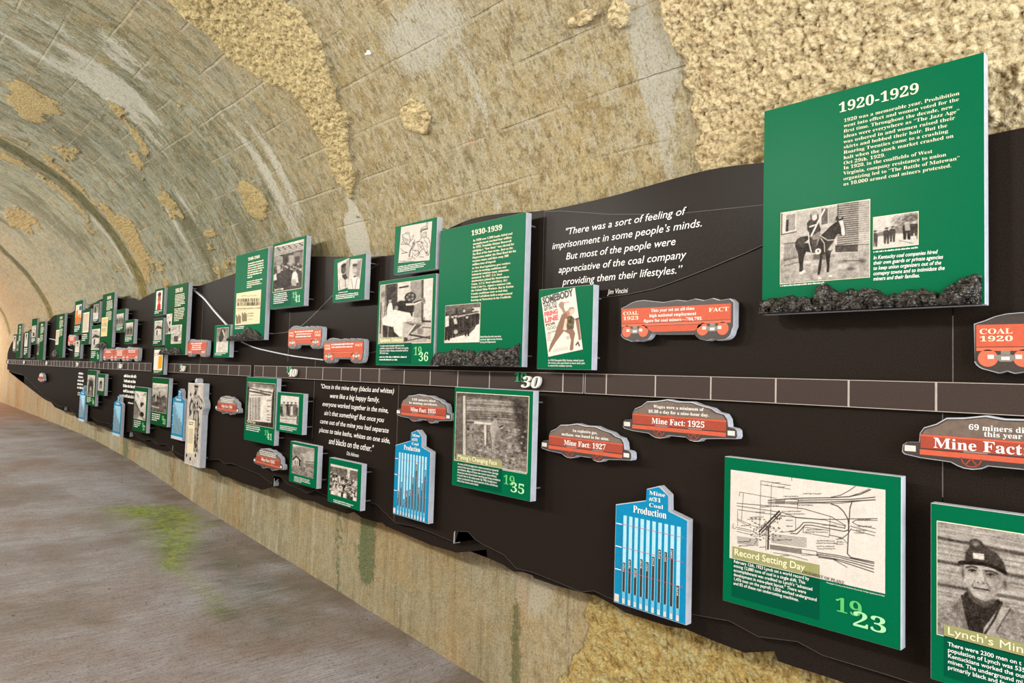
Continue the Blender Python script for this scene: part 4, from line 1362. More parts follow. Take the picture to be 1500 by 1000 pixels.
for k in range(7):
    P.line([(130+k % 2*8, 570+k*13), (180-k % 3*6, 562+k*13)], 1, (.6, .58, .56))
picture(r, 'poster', P, None, wf+W2, tint=False, quad=[(.017, .305), (.209, .335), (.260, .082), (.069, .052)], label='cream poster tilted to the right')
TA = math.atan2(.030, .192)


def poster_text(s, cx, cy, w_, h_, mat, fat=.03):
    text(r, 'poster_lettering', s, (cx-w_/2, cy-h_/2, cx+w_/2, cy+h_/2), wf+W3, mat, 'sans', fat=fat, angle=TA)


RED = pm('poster_red_ink', (226, 72, 78), .5, .05, 60)
poster_text('SOMEBODY', .113, .303, .176, .032, M['bar'], .05)
poster_text('HAS TO', .072, .273, .074, .015, M['bar'])
poster_text('GET ON THE', .074, .258, .075, .012, M['bar'])
poster_text('FIRING', .078, .237, .078, .021, RED, .05)
poster_text('LINE', .082, .212, .078, .022, RED, .05)
poster_text('FOR', .078, .190, .056, .012, M['bar'])
poster_text('GOD', .083, .174, .054, .014, M['olive'])
poster_text('- BILLY SUNDAY', .086, .157, .052, .006, M['bar'], .0)
text(r, 'caption', 'In 1922 Evangelist Billy Sunday visited Lynch.\nAll miners were permitted to leave their jobs\nto attend the outdoor service.', (.068, .012, .272, .042), wf+W1, M['white'], 'sans', fat=.004)

# ---- 1940-1949
r = panel(5.48, .203, .585, .668, 'large green panel headed 1940-1949 with a cream newspaper cutting', name='history_panel', group='decade panels')
wf = r['wf']
text(r, 'title', '1940-1949', (.236, .606, .445, .630), wf+W1, M['cream'], 'serif')
textlines(r, 'paragraph', (.240, .465, .535, .588), 7, wf+W1, M['cream'], 61, .6, .3)
textlines(r, 'paragraph', (.236, .392, .515, .450), 4, wf+W1, M['cream'], 62, .6, .35)
PCOL = (.87, .82, .68)
P = Pic(64, 74, PCOL, ((75, 495), (300, 465), (280, 775), (57, 788)), 63)
INK = (.30, .26, .20)
P.scribble(125, 528, 255, 14, (.5, .46, .38))
for y in (573, 608):
    x = 85
    while x < 285:
        P.line([(x, y), (x+rnd.uniform(-2, 4), y-26)], 1.6, INK)
        x += rnd.uniform(6, 13)
P.scribble(78, 638, 285, 8, INK).line([(75, 655), (285, 628)], .7, (.6, .55, .45))
for x, y in ((72, 770), (96, 765), (128, 750), (150, 748)):
    for q in range(5):
        P.line([(x+q*4, y), (x+q*5-2, y-80+q*5)], 1.2, (.42, .37, .29))
P.scribble(175, 684, 225, 7, INK).scribble(175, 706, 222, 7, INK).scribble(178, 735, 215, 5, (.6, .55, .45))
picture(r, 'newspaper_cutting', P, (.044, .120, .502, .369), wf+W2, tint=False, label='cream newspaper cutting')
textlines(r, 'caption', (.043, .087, .236, .112), 2, wf+W1, M['white'], 64, .6, .9)
coal_ledge(r, [(-.045, .028), (.02, .040), (.06, .050), (.14, .062), (.20, .055), (.26, .085), (.33, .10), (.38, .075), (.45, .072), (.50, .05), (.56, .03)], .05, 8)

# ---- 1941 lodge hall
r = panel(4.813, .418, .512, .467, 'green panel 1941 with a photograph of a crowded timber hall')
wf = r['wf']
flat(r, 'photo_border', 'paper', .0305, .4785, .117, .446, W1)
P = Pic(60, 104, .26, ((425, 75), (690, 2), (665, 450), (405, 485)), 71)
P.poly([(425, 75), (690, 2), (685, 100), (420, 160)], .84)
for k in range(5):
    P.line([(430, 90+k*14), (690, 30+k*16)], 1.5, .35).line([(450+k*50, 80-k*10), (480+k*50, 110-k*12)], 2, .3)
for k in range(9):
    P.line([(420, 150+k*12), (500, 165+k*9)], 1.4, .75).line([(600, 130+k*12), (685, 120+k*13)], 1.4, .7)
P.poly([(555, 150), (600, 145), (600, 240), (555, 245)], .62).poly([(505, 170), (540, 165), (540, 240), (505, 245)], .2).poly([(610, 165), (650, 160), (650, 230), (610, 240)], .25)
for k in range(60):
    P.ell((rnd.uniform(425, 680), rnd.uniform(225, 300)), 7, 9, rnd.choice((.8, .7, .55, .3)), .9)
for k in range(12):
    P.figure(rnd.uniform(430, 520), rnd.uniform(300, 390), 80, rnd.choice((.75, .2, .3)), .7, .4)
P.poly([(420, 330), (560, 270), (590, 300), (560, 470), (408, 480)], .2)
P.poly([(575, 400), (585, 320), (610, 285), (630, 320), (638, 400)], .9).ell((607, 285), 12, 14, .6).ell((607, 272), 12, 8, .2).poly([(580, 370), (620, 370), (618, 430), (580, 425)], .7)
P.poly([(418, 330), (440, 310), (446, 370), (415, 380)], .88)
P.noise(.08, 3, 3)
picture(r, 'photograph', P, (.033, .120, .476, .443), wf+W2, label='photograph of a crowded hall')
text(r, 'title', 'Lynch Lodge', (.060, .124, .205, .143), wf+W3, M['cream'], 'sans', fat=.012)
flat(r, 'text_block', 'green_dark', .034, .32, .014, .112, W1)
textlines(r, 'paragraph', (.052, .030, .283, .107), 6, wf+W2, M['white'], 72, .55, .7)
text(r, 'century_digits', '19', (.345, .060, .410, .100), wf+W2, M['lime'], 'serif')
text(r, 'year_digits', '41', (.388, .028, .464, .075), wf+W3, M['mint'], 'serif')

# ---- two portraits
r = panel(3.917, .415, .372, .268, 'small green panel with two overlapping portrait photographs')
wf = r['wf']
P = Pic(34, 76, .86, ((138, 240), (300, 165), (300, 565), (150, 615)), 81)
P.poly([(215, 270), (300, 170), (300, 560), (250, 520)], .5, .7, 6).poly([(150, 470), (190, 430), (240, 430), (290, 460), (300, 570), (155, 615)], .85)
P.ell((220, 320), 32, 66, .28).ell((222, 272), 34, 26, .08).poly([(200, 400), (250, 385), (275, 440), (240, 470), (205, 430)], .2).line([(160, 480), (175, 600)], 1.5, .4).line([(240, 450), (250, 580)], 1.5, .3)
P.noise(.07, 3, 3)
picture(r, 'portrait_photograph', P, None, wf+W2, quad=[(.047, .241), (.187, .260), (.203, .083), (.070, .070)], label='portrait of a dark-haired man')
P = Pic(36, 78, .84, ((318, 180), (478, 180), (440, 595), (275, 590)), 83)
P.poly([(410, 220), (470, 190), (440, 450), (380, 430)], .5, .8, 5).ell((375, 320), 32, 70, .76).ell((378, 268), 34, 22, .28).line([(350, 300), (372, 305)], 1.5, .3).line([(388, 305), (405, 300)], 1.5, .3).line([(365, 370), (388, 368)], 1.3, .35)
P.poly([(290, 590), (320, 460), (360, 420), (420, 430), (450, 480), (440, 590)], .9).line([(330, 450), (350, 590)], 1.5, .5).line([(410, 440), (380, 590)], 1.5, .3).ell((375, 420), 16, 12, .3)
P.noise(.06, 3, 3)
picture(r, 'portrait_photograph', P, None, wf+W3, quad=[(.203, .250), (.338, .241), (.317, .063), (.184, .072)], label='portrait of a man in white')
textlines(r, 'caption', (.040, .014, .312, .046), 3, wf+W1, M['white'], 84, .6, .85)
textlines(r, 'photo_credit', (.072, .052, .180, .060), 1, wf+W1, M['white'], 85, .7, 1)

# ---- 1923 plan of the plant
r = panel(1.225, -.719, .540, .471, 'green panel Record Setting Day 1923 with a line plan of the mining plant')
wf = r['wf']
P = Pic(380, 228, .90, ((38, 0), (1230, 145), (1212, 940), (15, 655)), 91)
I = .22
for wd, q in ((1.3, [(305, 88), (545, 125)]), (1.1, [(300, 115), (540, 152)]), (1.1, [(302, 88), (285, 440)]), (1.1, [(390, 115), (375, 440)]), (1.2, [(118, 170), (430, 222)]), (1.2, [(118, 170), (112, 200)]), (1.1, [(150, 175), (128, 380)]),
              (1.6, [(90, 252), (300, 272), (480, 285), (640, 300), (850, 360), (950, 425), (945, 450)]), (1.6, [(90, 272), (280, 300), (480, 330), (580, 365), (760, 380), (930, 380), (975, 375), (1170, 368)]), (1.4, [(95, 300), (300, 330), (470, 350), (600, 370), (800, 385), (950, 430)]),
              (2.2, [(360, 236), (490, 228), (640, 220), (860, 215), (980, 205), (1060, 185), (1130, 148)]), (2.2, [(360, 250), (600, 250), (800, 250), (980, 240), (1158, 225)]), (2., [(600, 236), (800, 232), (1000, 225), (1158, 205)]), (1.6, [(850, 212), (920, 195), (980, 160), (1025, 125)]), (1.5, [(360, 262), (480, 262), (700, 258), (900, 258), (1100, 230)]), (1.3, [(980, 205), (1070, 170), (1120, 142)]),
              (2.4, [(850, 262), (900, 280), (940, 320), (968, 375), (975, 430), (968, 520), (960, 640), (985, 668), (1140, 700)]), (2.2, [(1000, 245), (985, 290), (978, 380), (970, 460), (940, 470)]),
              (2.0, [(940, 470), (830, 450), (700, 425), (650, 425), (620, 460), (590, 490), (540, 488)]), (2., [(940, 445), (830, 425), (700, 405), (640, 405), (610, 440), (570, 468), (530, 470)]),
              (1.2, [(640, 440), (838, 465), (830, 515), (635, 480), (640, 440)]), (1.6, [(835, 500), (930, 520), (965, 490), (990, 450)]), (1.4, [(1000, 400), (1020, 385), (1170, 382)]), (1.4, [(1000, 400), (1030, 420), (1155, 445)]), (1.4, [(985, 430), (1155, 475)]), (1.4, [(990, 455), (1150, 500)]),
              (1.3, [(80, 430), (200, 455), (270, 490)]), (1.3, [(90, 445), (210, 470)]), (1.3, [(88, 462), (210, 490)]), (1.2, [(95, 370), (230, 425), (300, 440)]), (1.2, [(100, 380), (190, 425)]),
              (4., [(280, 470), (450, 318)]), (3., [(300, 478), (460, 335)]), (4.5, [(360, 440), (352, 600)]), (1.5, [(340, 440), (335, 610)]), (1.2, [(500, 225), (490, 260), (600, 268), (605, 232), (500, 225)]), (1.2, [(580, 370), (578, 460)]), (1.1, [(842, 365), (835, 470)]), (1.2, [(598, 258), (596, 300)]),
              (1.3, [(620, 605), (740, 625), (738, 655), (618, 635), (620, 605)]), (1.2, [(395, 630), (530, 650), (670, 690)]), (1.2, [(205, 628), (330, 650)]), (1.2, [(320, 660), (470, 688)]), (1.2, [(240, 560), (270, 520)]), (1.1, [(95, 310), (95, 420)]), (1.2, [(55, 405), (50, 435), (75, 440)]),
              (2., [(740, 632), (900, 655), (1140, 712)]), (2., [(740, 645), (900, 668), (1140, 730)]), (2., [(738, 656), (890, 682), (1000, 710), (1138, 752)]), (2., [(750, 668), (870, 685), (1000, 728), (1138, 776)]), (1.6, [(860, 685), (955, 742)]), (1.4, [(900, 520), (935, 530), (960, 560)]), (1.1, [(555, 62), (555, 88)])):
    P.line(q, wd, I)
for k in range(7):
    P.line([(90, 500+k*8), (270, 528+k*8)], 1.1, .35).line([(380, 490+k*10), (660, 525+k*11)], 1.2, .3).line([(370, 570+k*5), (620, 606+k*6)], 1.2, .3).line([(420, 238+k*4), (490, 236+k*4)], .8, .4)
for x, y, x1, h in ((640, 192, 775, 10), (485, 212, 605, 9), (600, 278, 715, 9), (295, 288, 370, 8), (200, 365, 320, 9), (180, 378, 300, 8), (470, 325, 620, 9), (500, 345, 650, 9), (450, 362, 500, 8), (500, 392, 560, 8), (505, 436, 556, 8), (450, 480, 560, 9), (660, 465, 780, 9), (650, 482, 820, 9), (880, 535, 935, 9), (885, 555, 935, 9), (880, 572, 930, 9), (740, 548, 865, 9), (735, 566, 885, 9), (735, 590, 870, 9), (740, 608, 870, 9), (620, 655, 745, 9), (100, 545, 200, 8), (100, 575, 230, 9), (785, 430, 880, 9), (1030, 382, 1125, 9), (1035, 435, 1130, 10), (1020, 465, 1100, 10), (1010, 485, 1080, 10), (400, 108, 460, 8), (440, 140, 500, 8), (330, 125, 360, 8), (450, 658, 520, 8), (225, 632, 300, 8), (280, 590, 330, 8), (390, 540, 540, 9), (255, 328, 330, 9), (120, 425, 200, 8), (310, 500, 345, 9), (400, 285, 440, 10)):
    P.scribble(x, y, x1, h, .2, 1.2)
for k in range(90):
    P.line([(rnd.uniform(210, 460), rnd.uniform(370, 520)), (rnd.uniform(210, 460), rnd.uniform(370, 520))], .7, .5) if k < 14 else P.ell((rnd.uniform(200, 480), rnd.uniform(360, 540)), 6, 5, .3)
P.noise(.02, 30, 2)
picture(r, 'plan_drawing', P, (.0245, .1435, .500, .430), wf+W2, label='line plan of the plant on white paper')
text(r, 'plan_lettering', 'ANGEMENT OF PLANT.', (.262, .146, .392, .155), wf+W4, M['bar'], 'serif', angle=-.04)
flat(r, 'text_block', 'green_dark', .034, .318, .022, .146, W1)
banded(r, 'Record Setting Day', None, None, (.034, .3185, .1455, .1835), (.043, .150, .275, .178), None, '1923', (.366, .034, .503, .104))
text(r, 'paragraph', 'February 12th, 1923 Lynch set a world record by\nmining 12,880 tons of coal in a single shift. This\naccomplishment was credited to Lynch’s “advanced\ndevelopment in mine-plant layout.” There were\n1,476 men on the payroll; 1,050 worked underground\nand 83 of these ran undercutting machines.', (.040, .058, .310, .141), wf+W2, M['white'], 'sans', fat=.008)
text(r, 'photo_credit', 'Photograph Courtesy of the Southeast Community College Appalachian Archive', (.339, .134, .498, .139), wf+W1, M['white'])

# ---- the miner portrait, cut off by the right edge of the photograph
r = panel(.613, -.77, .540, .462, 'green panel Lynch’s Miners with a large portrait of a miner in a lamp cap')
wf = r['wf']
flat(r, 'photo_border', 'cream', .015, .497, .120, .4175, W1)
P = Pic(300, 190, .66, ((65, 125), (1330, 290), (1330, 1062), (62, 732)), 101)
for y in (205, 330, 455):
    P.poly([(62, y), (560, y+85), (1330, y+215), (1330, y+240), (560, y+105), (62, y+16)], .30, 1, 3)
P.noise(.16, 5, 4, .10)
for y in (150, 240, 265, 295, 385, 405, 500, 520, 545):
    P.line([(62, y), (560, y+85), (1330, y+215)], 1.6, .45, .55)
JK = [(62, 600), (140, 575), (190, 545), (235, 505), (300, 540), (440, 560), (480, 585), (560, 630), (640, 700), (690, 900), (62, 745)]
P.poly(JK, .55, 1, 3).noise(.16, 4, 4, 1, JK)
P.poly([(222, 525), (248, 498), (300, 545), (360, 562), (425, 548), (448, 575), (405, 650), (335, 745), (270, 735), (235, 640), (215, 575)], .17, 1, 3)
P.poly([(150, 592), (214, 530), (226, 600), (262, 735), (238, 740), (200, 650)], .46, 1, 2).line([(214, 530), (238, 640), (266, 740)], 3, .18).poly([(432, 590), (490, 600), (410, 720), (330, 775), (340, 705)], .66, 1, 2).line([(442, 565), (402, 655), (330, 760)], 3, .22).line([(490, 600), (412, 722)], 2, .35)
P.ell((216, 408), 17, 40, .58, 1, 3).ell((221, 410), 7, 22, .30, .9, 3).ell((462, 466), 25, 36, .60, 1, 3).ell((459, 468), 11, 22, .30, .9, 3)
P.poly([(228, 350), (300, 345), (452, 385), (452, 430), (440, 480), (415, 522), (385, 548), (350, 560), (315, 552), (282, 532), (250, 490), (234, 440)], .70, 1, 3)
P.poly([(440, 400), (452, 430), (440, 485), (410, 530), (370, 556), (350, 556), (385, 500), (405, 450)], .46, .7, 14)      # turned-away cheek
P.poly([(248, 490), (285, 534), (350, 562), (400, 545), (405, 572), (350, 592), (285, 565), (255, 530)], .34, .9, 5)         # under the chin
P.ell((270, 392), 36, 15, .40, .7, 9).ell((382, 414), 42, 17, .36, .75, 9)                                                  # eye sockets
P.line([(242, 376), (272, 370), (304, 378)], 3.2, .26, .9).line([(345, 396), (380, 396), (418, 410)], 3.2, .24, .9)       # brows
P.line([(252, 393), (272, 387), (296, 394)], 1.6, .12).line([(356, 416), (380, 409), (404, 418)], 1.6, .12)
P.ell((274, 394), 8, 7, .10, 1, 2).ell((379, 416), 8, 7, .10, 1, 2).line([(256, 403), (292, 404)], 1.2, .42, .8).line([(360, 427), (402, 430)], 1.2, .40, .8)
P.poly([(316, 378), (334, 384), (346, 430), (344, 450), (322, 456), (304, 450)], .80, .8, 6).line([(340, 392), (350, 445)], 3, .50, .7).ell((309, 458), 6, 4, .26, .9, 2).ell((340, 462), 7, 4, .24, .9, 2)
P.line([(284, 486), (318, 492), (366, 500)], 2.6, .20).line([(296, 500), (350, 508)], 3, .52, .8).line([(278, 478), (286, 490)], 2, .38, .8).line([(366, 494), (376, 506)], 2, .36, .8)
P.line([(290, 448), (272, 478)], 2.4, .46, .8).line([(358, 460), (378, 492)], 2.4, .42, .8).ell((320, 532), 28, 12, .74, .7, 7).ell((262, 440), 22, 26, .78, .6, 9)
P.poly([(203, 342), (230, 335), (236, 292), (265, 262), (310, 247), (362, 266), (420, 302), (455, 350), (466, 388), (458, 408), (400, 376), (330, 358), (255, 356), (208, 358)], .22, 1, 3).line([(203, 350), (250, 352), (330, 356), (402, 374), (462, 404)], 6, .10)
P.ell((330, 300), 70, 24, .34, .5, 12).ell((300, 254), 42, 34, .24).ell((294, 244), 24, 18, .44, .9, 5).ell((300, 250), 12, 8, .62, .8, 3)
P.poly([(280, 296), (342, 302), (346, 336), (282, 327)], .84).line([(272, 290), (350, 296), (356, 342), (276, 333), (272, 290)], 2, .26)
P.noise(.07, 2.2, 2).noise(.05, 1.3, 1)
picture(r, 'portrait_photograph', P, (.017, .122, .495, .4155), wf+W2, label='portrait of a miner in a lamp cap')
flat(r, 'text_block', 'green_dark', .032, .32, .018, .122, W1)
flat(r, 'title_band', 'olive', .032, .335, .1225, .152, W3)
text(r, 'title', 'Lynch’s Miners', (.042, .122, .248, .148), wf+W4, M['cream'], 'sans')
text(r, 'paragraph', 'There were 2300 men on t\npopulation of Lynch was 535\nKentuckians worked the outs\nmines. The underground mi\nprimarily black and fore', (.041, .036, .212, .109), wf+W2, M['white'], 'sans', fat=.008)

# ---- 1935
r = panel(2.675, -.535, .540, .471, 'green panel Mining’s Changing Face 1935 with a miner working at a coal face')
wf = r['wf']
flat(r, 'photo_border', 'cream', .0145, .518, .1185, .4475, W1)
P = Pic(124, 128, .52, ((77, 80), (665, 118), (650, 732), (62, 630)), 111)
P.noise(.22, 6, 4)
P.poly([(77, 80), (665, 118), (660, 165), (540, 150), (77, 115)], .3, .8, 4)
for k in range(11):
    y = 130+k*18
    P.line([(165, y), (400, y+10+rnd.uniform(-5, 5)), (560, y+22)], 1.6, rnd.choice((.72, .3, .66, .35)), .8)
P.poly([(540, 150), (660, 160), (650, 600), (600, 560), (580, 420), (555, 260)], .2, .85, 8).noise(.12, 4, 3, 1, [(550, 150), (660, 160), (650, 600), (580, 430)])
P.poly([(77, 110), (130, 120), (130, 600), (65, 620)], .38, .8, 3)
for k in range(260):
    x, y = rnd.uniform(175, 640), rnd.uniform(370, 690)
    if y > 350+max(0, (x-430))*.2:
        P.ell((x, y), rnd.uniform(4, 11), rnd.uniform(3, 8), rnd.choice((.2, .34, .5, .66, .8)), .85, 1.5)
P.poly([(130, 108), (162, 112), (168, 600), (135, 590)], .80).line([(132, 110), (135, 590)], 2, .35).line([(163, 115), (170, 600)], 2, .4).poly([(170, 320), (240, 322), (240, 335), (170, 330)], .3)
P.poly([(235, 318), (380, 332), (380, 350), (235, 338)], .86).poly([(318, 345), (340, 347), (338, 515), (322, 510)], .84).line([(342, 350), (342, 515)], 1.5, .3)
P.poly([(365, 400), (375, 340), (400, 300), (425, 310), (435, 370), (415, 400), (405, 460), (395, 545), (378, 545), (372, 470)], .68).ell((410, 296), 14, 16, .6).ell((409, 284), 15, 9, .25).poly([(420, 370), (470, 365), (470, 378), (425, 385)], .7).line([(440, 370), (470, 355)], 2, .2).line([(365, 400), (375, 470), (380, 545)], 1.5, .4)
P.noise(.05, 2.5, 2)
picture(r, 'photograph', P, (.017, .121, .5155, .445), wf+W2, label='photograph of a miner at a coal face')
flat(r, 'text_block', 'green_dark', .038, .357, .012, .119, W1)
banded(r, 'Mining’s Changing Face', 'As many of the foreign-born miners moved to industrial\ncenters they were replaced with workers from Georgia\nand Alabama. Many of these new miners were African\nAmericans who found better working and living conditions\nin Lynch than in the deep south. By 1938, foreign born\nminers comprised only seven percent of the workforce.\n36% of the miners were black.', None, (.034, .357, .121, .153), (.044, .123, .325, .150), (.044, .022, .350, .112), '1935', (.372, .026, .505, .096))
textlines(r, 'photo_credit', (.360, .112, .514, .117), 1, wf+W1, M['white'], 113, .8, 1)

# ---- 1941 price list
r = panel(5.168, -.533, .514, .464, 'green panel 1941 with a printed price list photograph, below the timeline')
wf = r['wf']
flat(r, 'photo_border', 'paper', .0225, .498, .1175, .4265, W1)
P = Pic(54, 98, .24, ((68, 130), (415, 150), (395, 710), (45, 650)), 121)
P.poly([(85, 140), (400, 180), (375, 320), (365, 640), (75, 610), (95, 190)], .88)
for x in (110, 205, 290, 370):
    P.ell((x, 165+x*.06), 42, 30, .45, .9, 5)
P.line([(90, 205), (390, 270)], 2, .2).scribble(105, 262, 355, 22, .2).line([(105, 245), (355, 290)], 3.5, .3).scribble(110, 300, 350, 10, .25)
for k in range(30):
    y = 325+k*9.6
    for x0, x1 in ((100, 122), (135, 155), (165, 195), (205, 235)):
        P.line([(x0, y), (x1-rnd.uniform(0, 8), y+2)], 1., .35)
for y in (365, 440, 545, 580, 612):
    P.scribble(320, y, 355, 12, .25)
P.poly([(315, 495), (325, 475), (335, 497)], .2).poly([(245, 340), (305, 350), (305, 620), (240, 620)], .92)
P.noise(.05, 3, 2)
picture(r, 'photograph', P, (.025, .120, .4955, .424), wf+W2, label='photograph of a printed list')
text(r, 'title', 'The War Story', (.046, .123, .200, .146), wf+W3, M['cream'], 'sans', fat=.012)
textlines(r, 'paragraph', (.038, .068, .300, .110), 3, wf+W2, M['white'], 122, .55, .85)
text(r, 'century_digits', '19', (.358, .062, .425, .100), wf+W2, M['lime'], 'serif')
text(r, 'year_digits', '41', (.405, .036, .484, .080), wf+W3, M['mint'], 'serif')

# ---- group, house, crowd
r = panel(4.626, -.426, .377, .266, 'small green panel with a row of people outdoors, below the 1940 numeral')
wf = r['wf']
P = Pic(46, 62, .86, ((497, 297), (722, 315), (712, 668), (478, 640)), 131).grad(0, .90, .5, .86)
P.poly([(478, 550), (712, 560), (712, 668), (478, 642)], .8).noise(.12, 3, 3, 1, [(478, 560), (712, 570), (712, 668), (478, 642)])
for k in range(14):
    x = 492+k*15.5
    P.figure(x, 552+k % 3*8, 130+k*13 % 40, rnd.choice((.2, .3, .4, .7)), .6, .22, .25)
P.poly([(620, 440), (645, 430), (648, 550), (615, 550)], .85).line([(702, 560), (700, 650)], 2.5, .15).line([(490, 590), (700, 600)], 1.5, .5)
P.noise(.05, 3, 2)
picture(r, 'photograph', P, (.053, .061, .322, .244), wf+W2, label='photograph of a row of people')
textlines(r, 'caption', (.056, .010, .332, .043), 3, wf+W1, M['white'], 132, .6, .7)
r = panel(4.402, -.741, .378, .264, 'small green panel with a hillside house photograph, under the group panel')
wf = r['wf']
P = Pic(52, 72, .58, ((120, 90), (402, 145), (388, 525), (110, 465)), 141)
P.poly([(120, 90), (402, 145), (402, 155), (260, 240), (120, 135)], .86, 1, 3).noise(.2, 4, 4)
P.poly([(130, 130), (260, 125), (402, 150), (402, 160), (270, 220), (140, 200)], .42, .7, 5).poly([(270, 230), (400, 170), (395, 330), (260, 330)], .74, .8, 5)
P.poly([(130, 350), (138, 285), (172, 250), (205, 290), (205, 370), (130, 355)], .82).poly([(205, 290), (222, 310), (225, 370), (205, 370)], .15).line([(130, 290), (172, 250), (225, 305)], 3, .15).poly([(155, 300), (165, 302), (163, 355), (155, 352)], .1).poly([(180, 305), (190, 307), (188, 360), (180, 358)], .3)
P.poly([(110, 375), (395, 420), (388, 525), (110, 465)], .5, .7).noise(.22, 2.5, 3, 1, [(110, 365), (395, 405), (388, 525), (110, 465)])
for y in (310, 345, 365):
    P.line([(290, y), (390, y+8)], 1.5, .3)
picture(r, 'photograph', P, (.036, .058, .340, .2465), wf+W2, label='photograph of a house on a hill')
textlines(r, 'caption', (.076, .008, .302, .044), 4, wf+W1, M['white'], 142, .6, .45)
r = panel(3.877, -.794, .376, .264, 'small green panel with a dense crowd photograph, lowest of the middle panels')
wf = r['wf']
P = Pic(62, 74, .40, ((595, 350), (945, 400), (940, 805), (595, 735)), 151)
P.poly([(595, 350), (945, 400), (943, 425), (595, 385)], .88).poly([(815, 400), (850, 405), (845, 520), (815, 515)], .82).poly([(640, 400), (720, 410), (720, 470), (640, 460)], .45).noise(.15, 3, 3)
for k in range(150):
    y = 460+260*(k/150)**1.2
    x = rnd.uniform(600, 940)
    yy = y+(x-595)*.18
    P.figure(x, yy+40+k*.25, 50+k*.42, rnd.choice((.15, .2, .3, .5, .8, .9)), rnd.choice((.85, .7, .6)), .34, rnd.choice((None, .2, .85)))
P.noise(.07, 2.5, 2)
picture(r, 'photograph', P, (.024, .050, .340, .2295), wf+W2, label='photograph of a dense crowd')
textlines(r, 'caption', (.074, .004, .305, .025), 2, wf+W1, M['white'], 152, .6, .9)


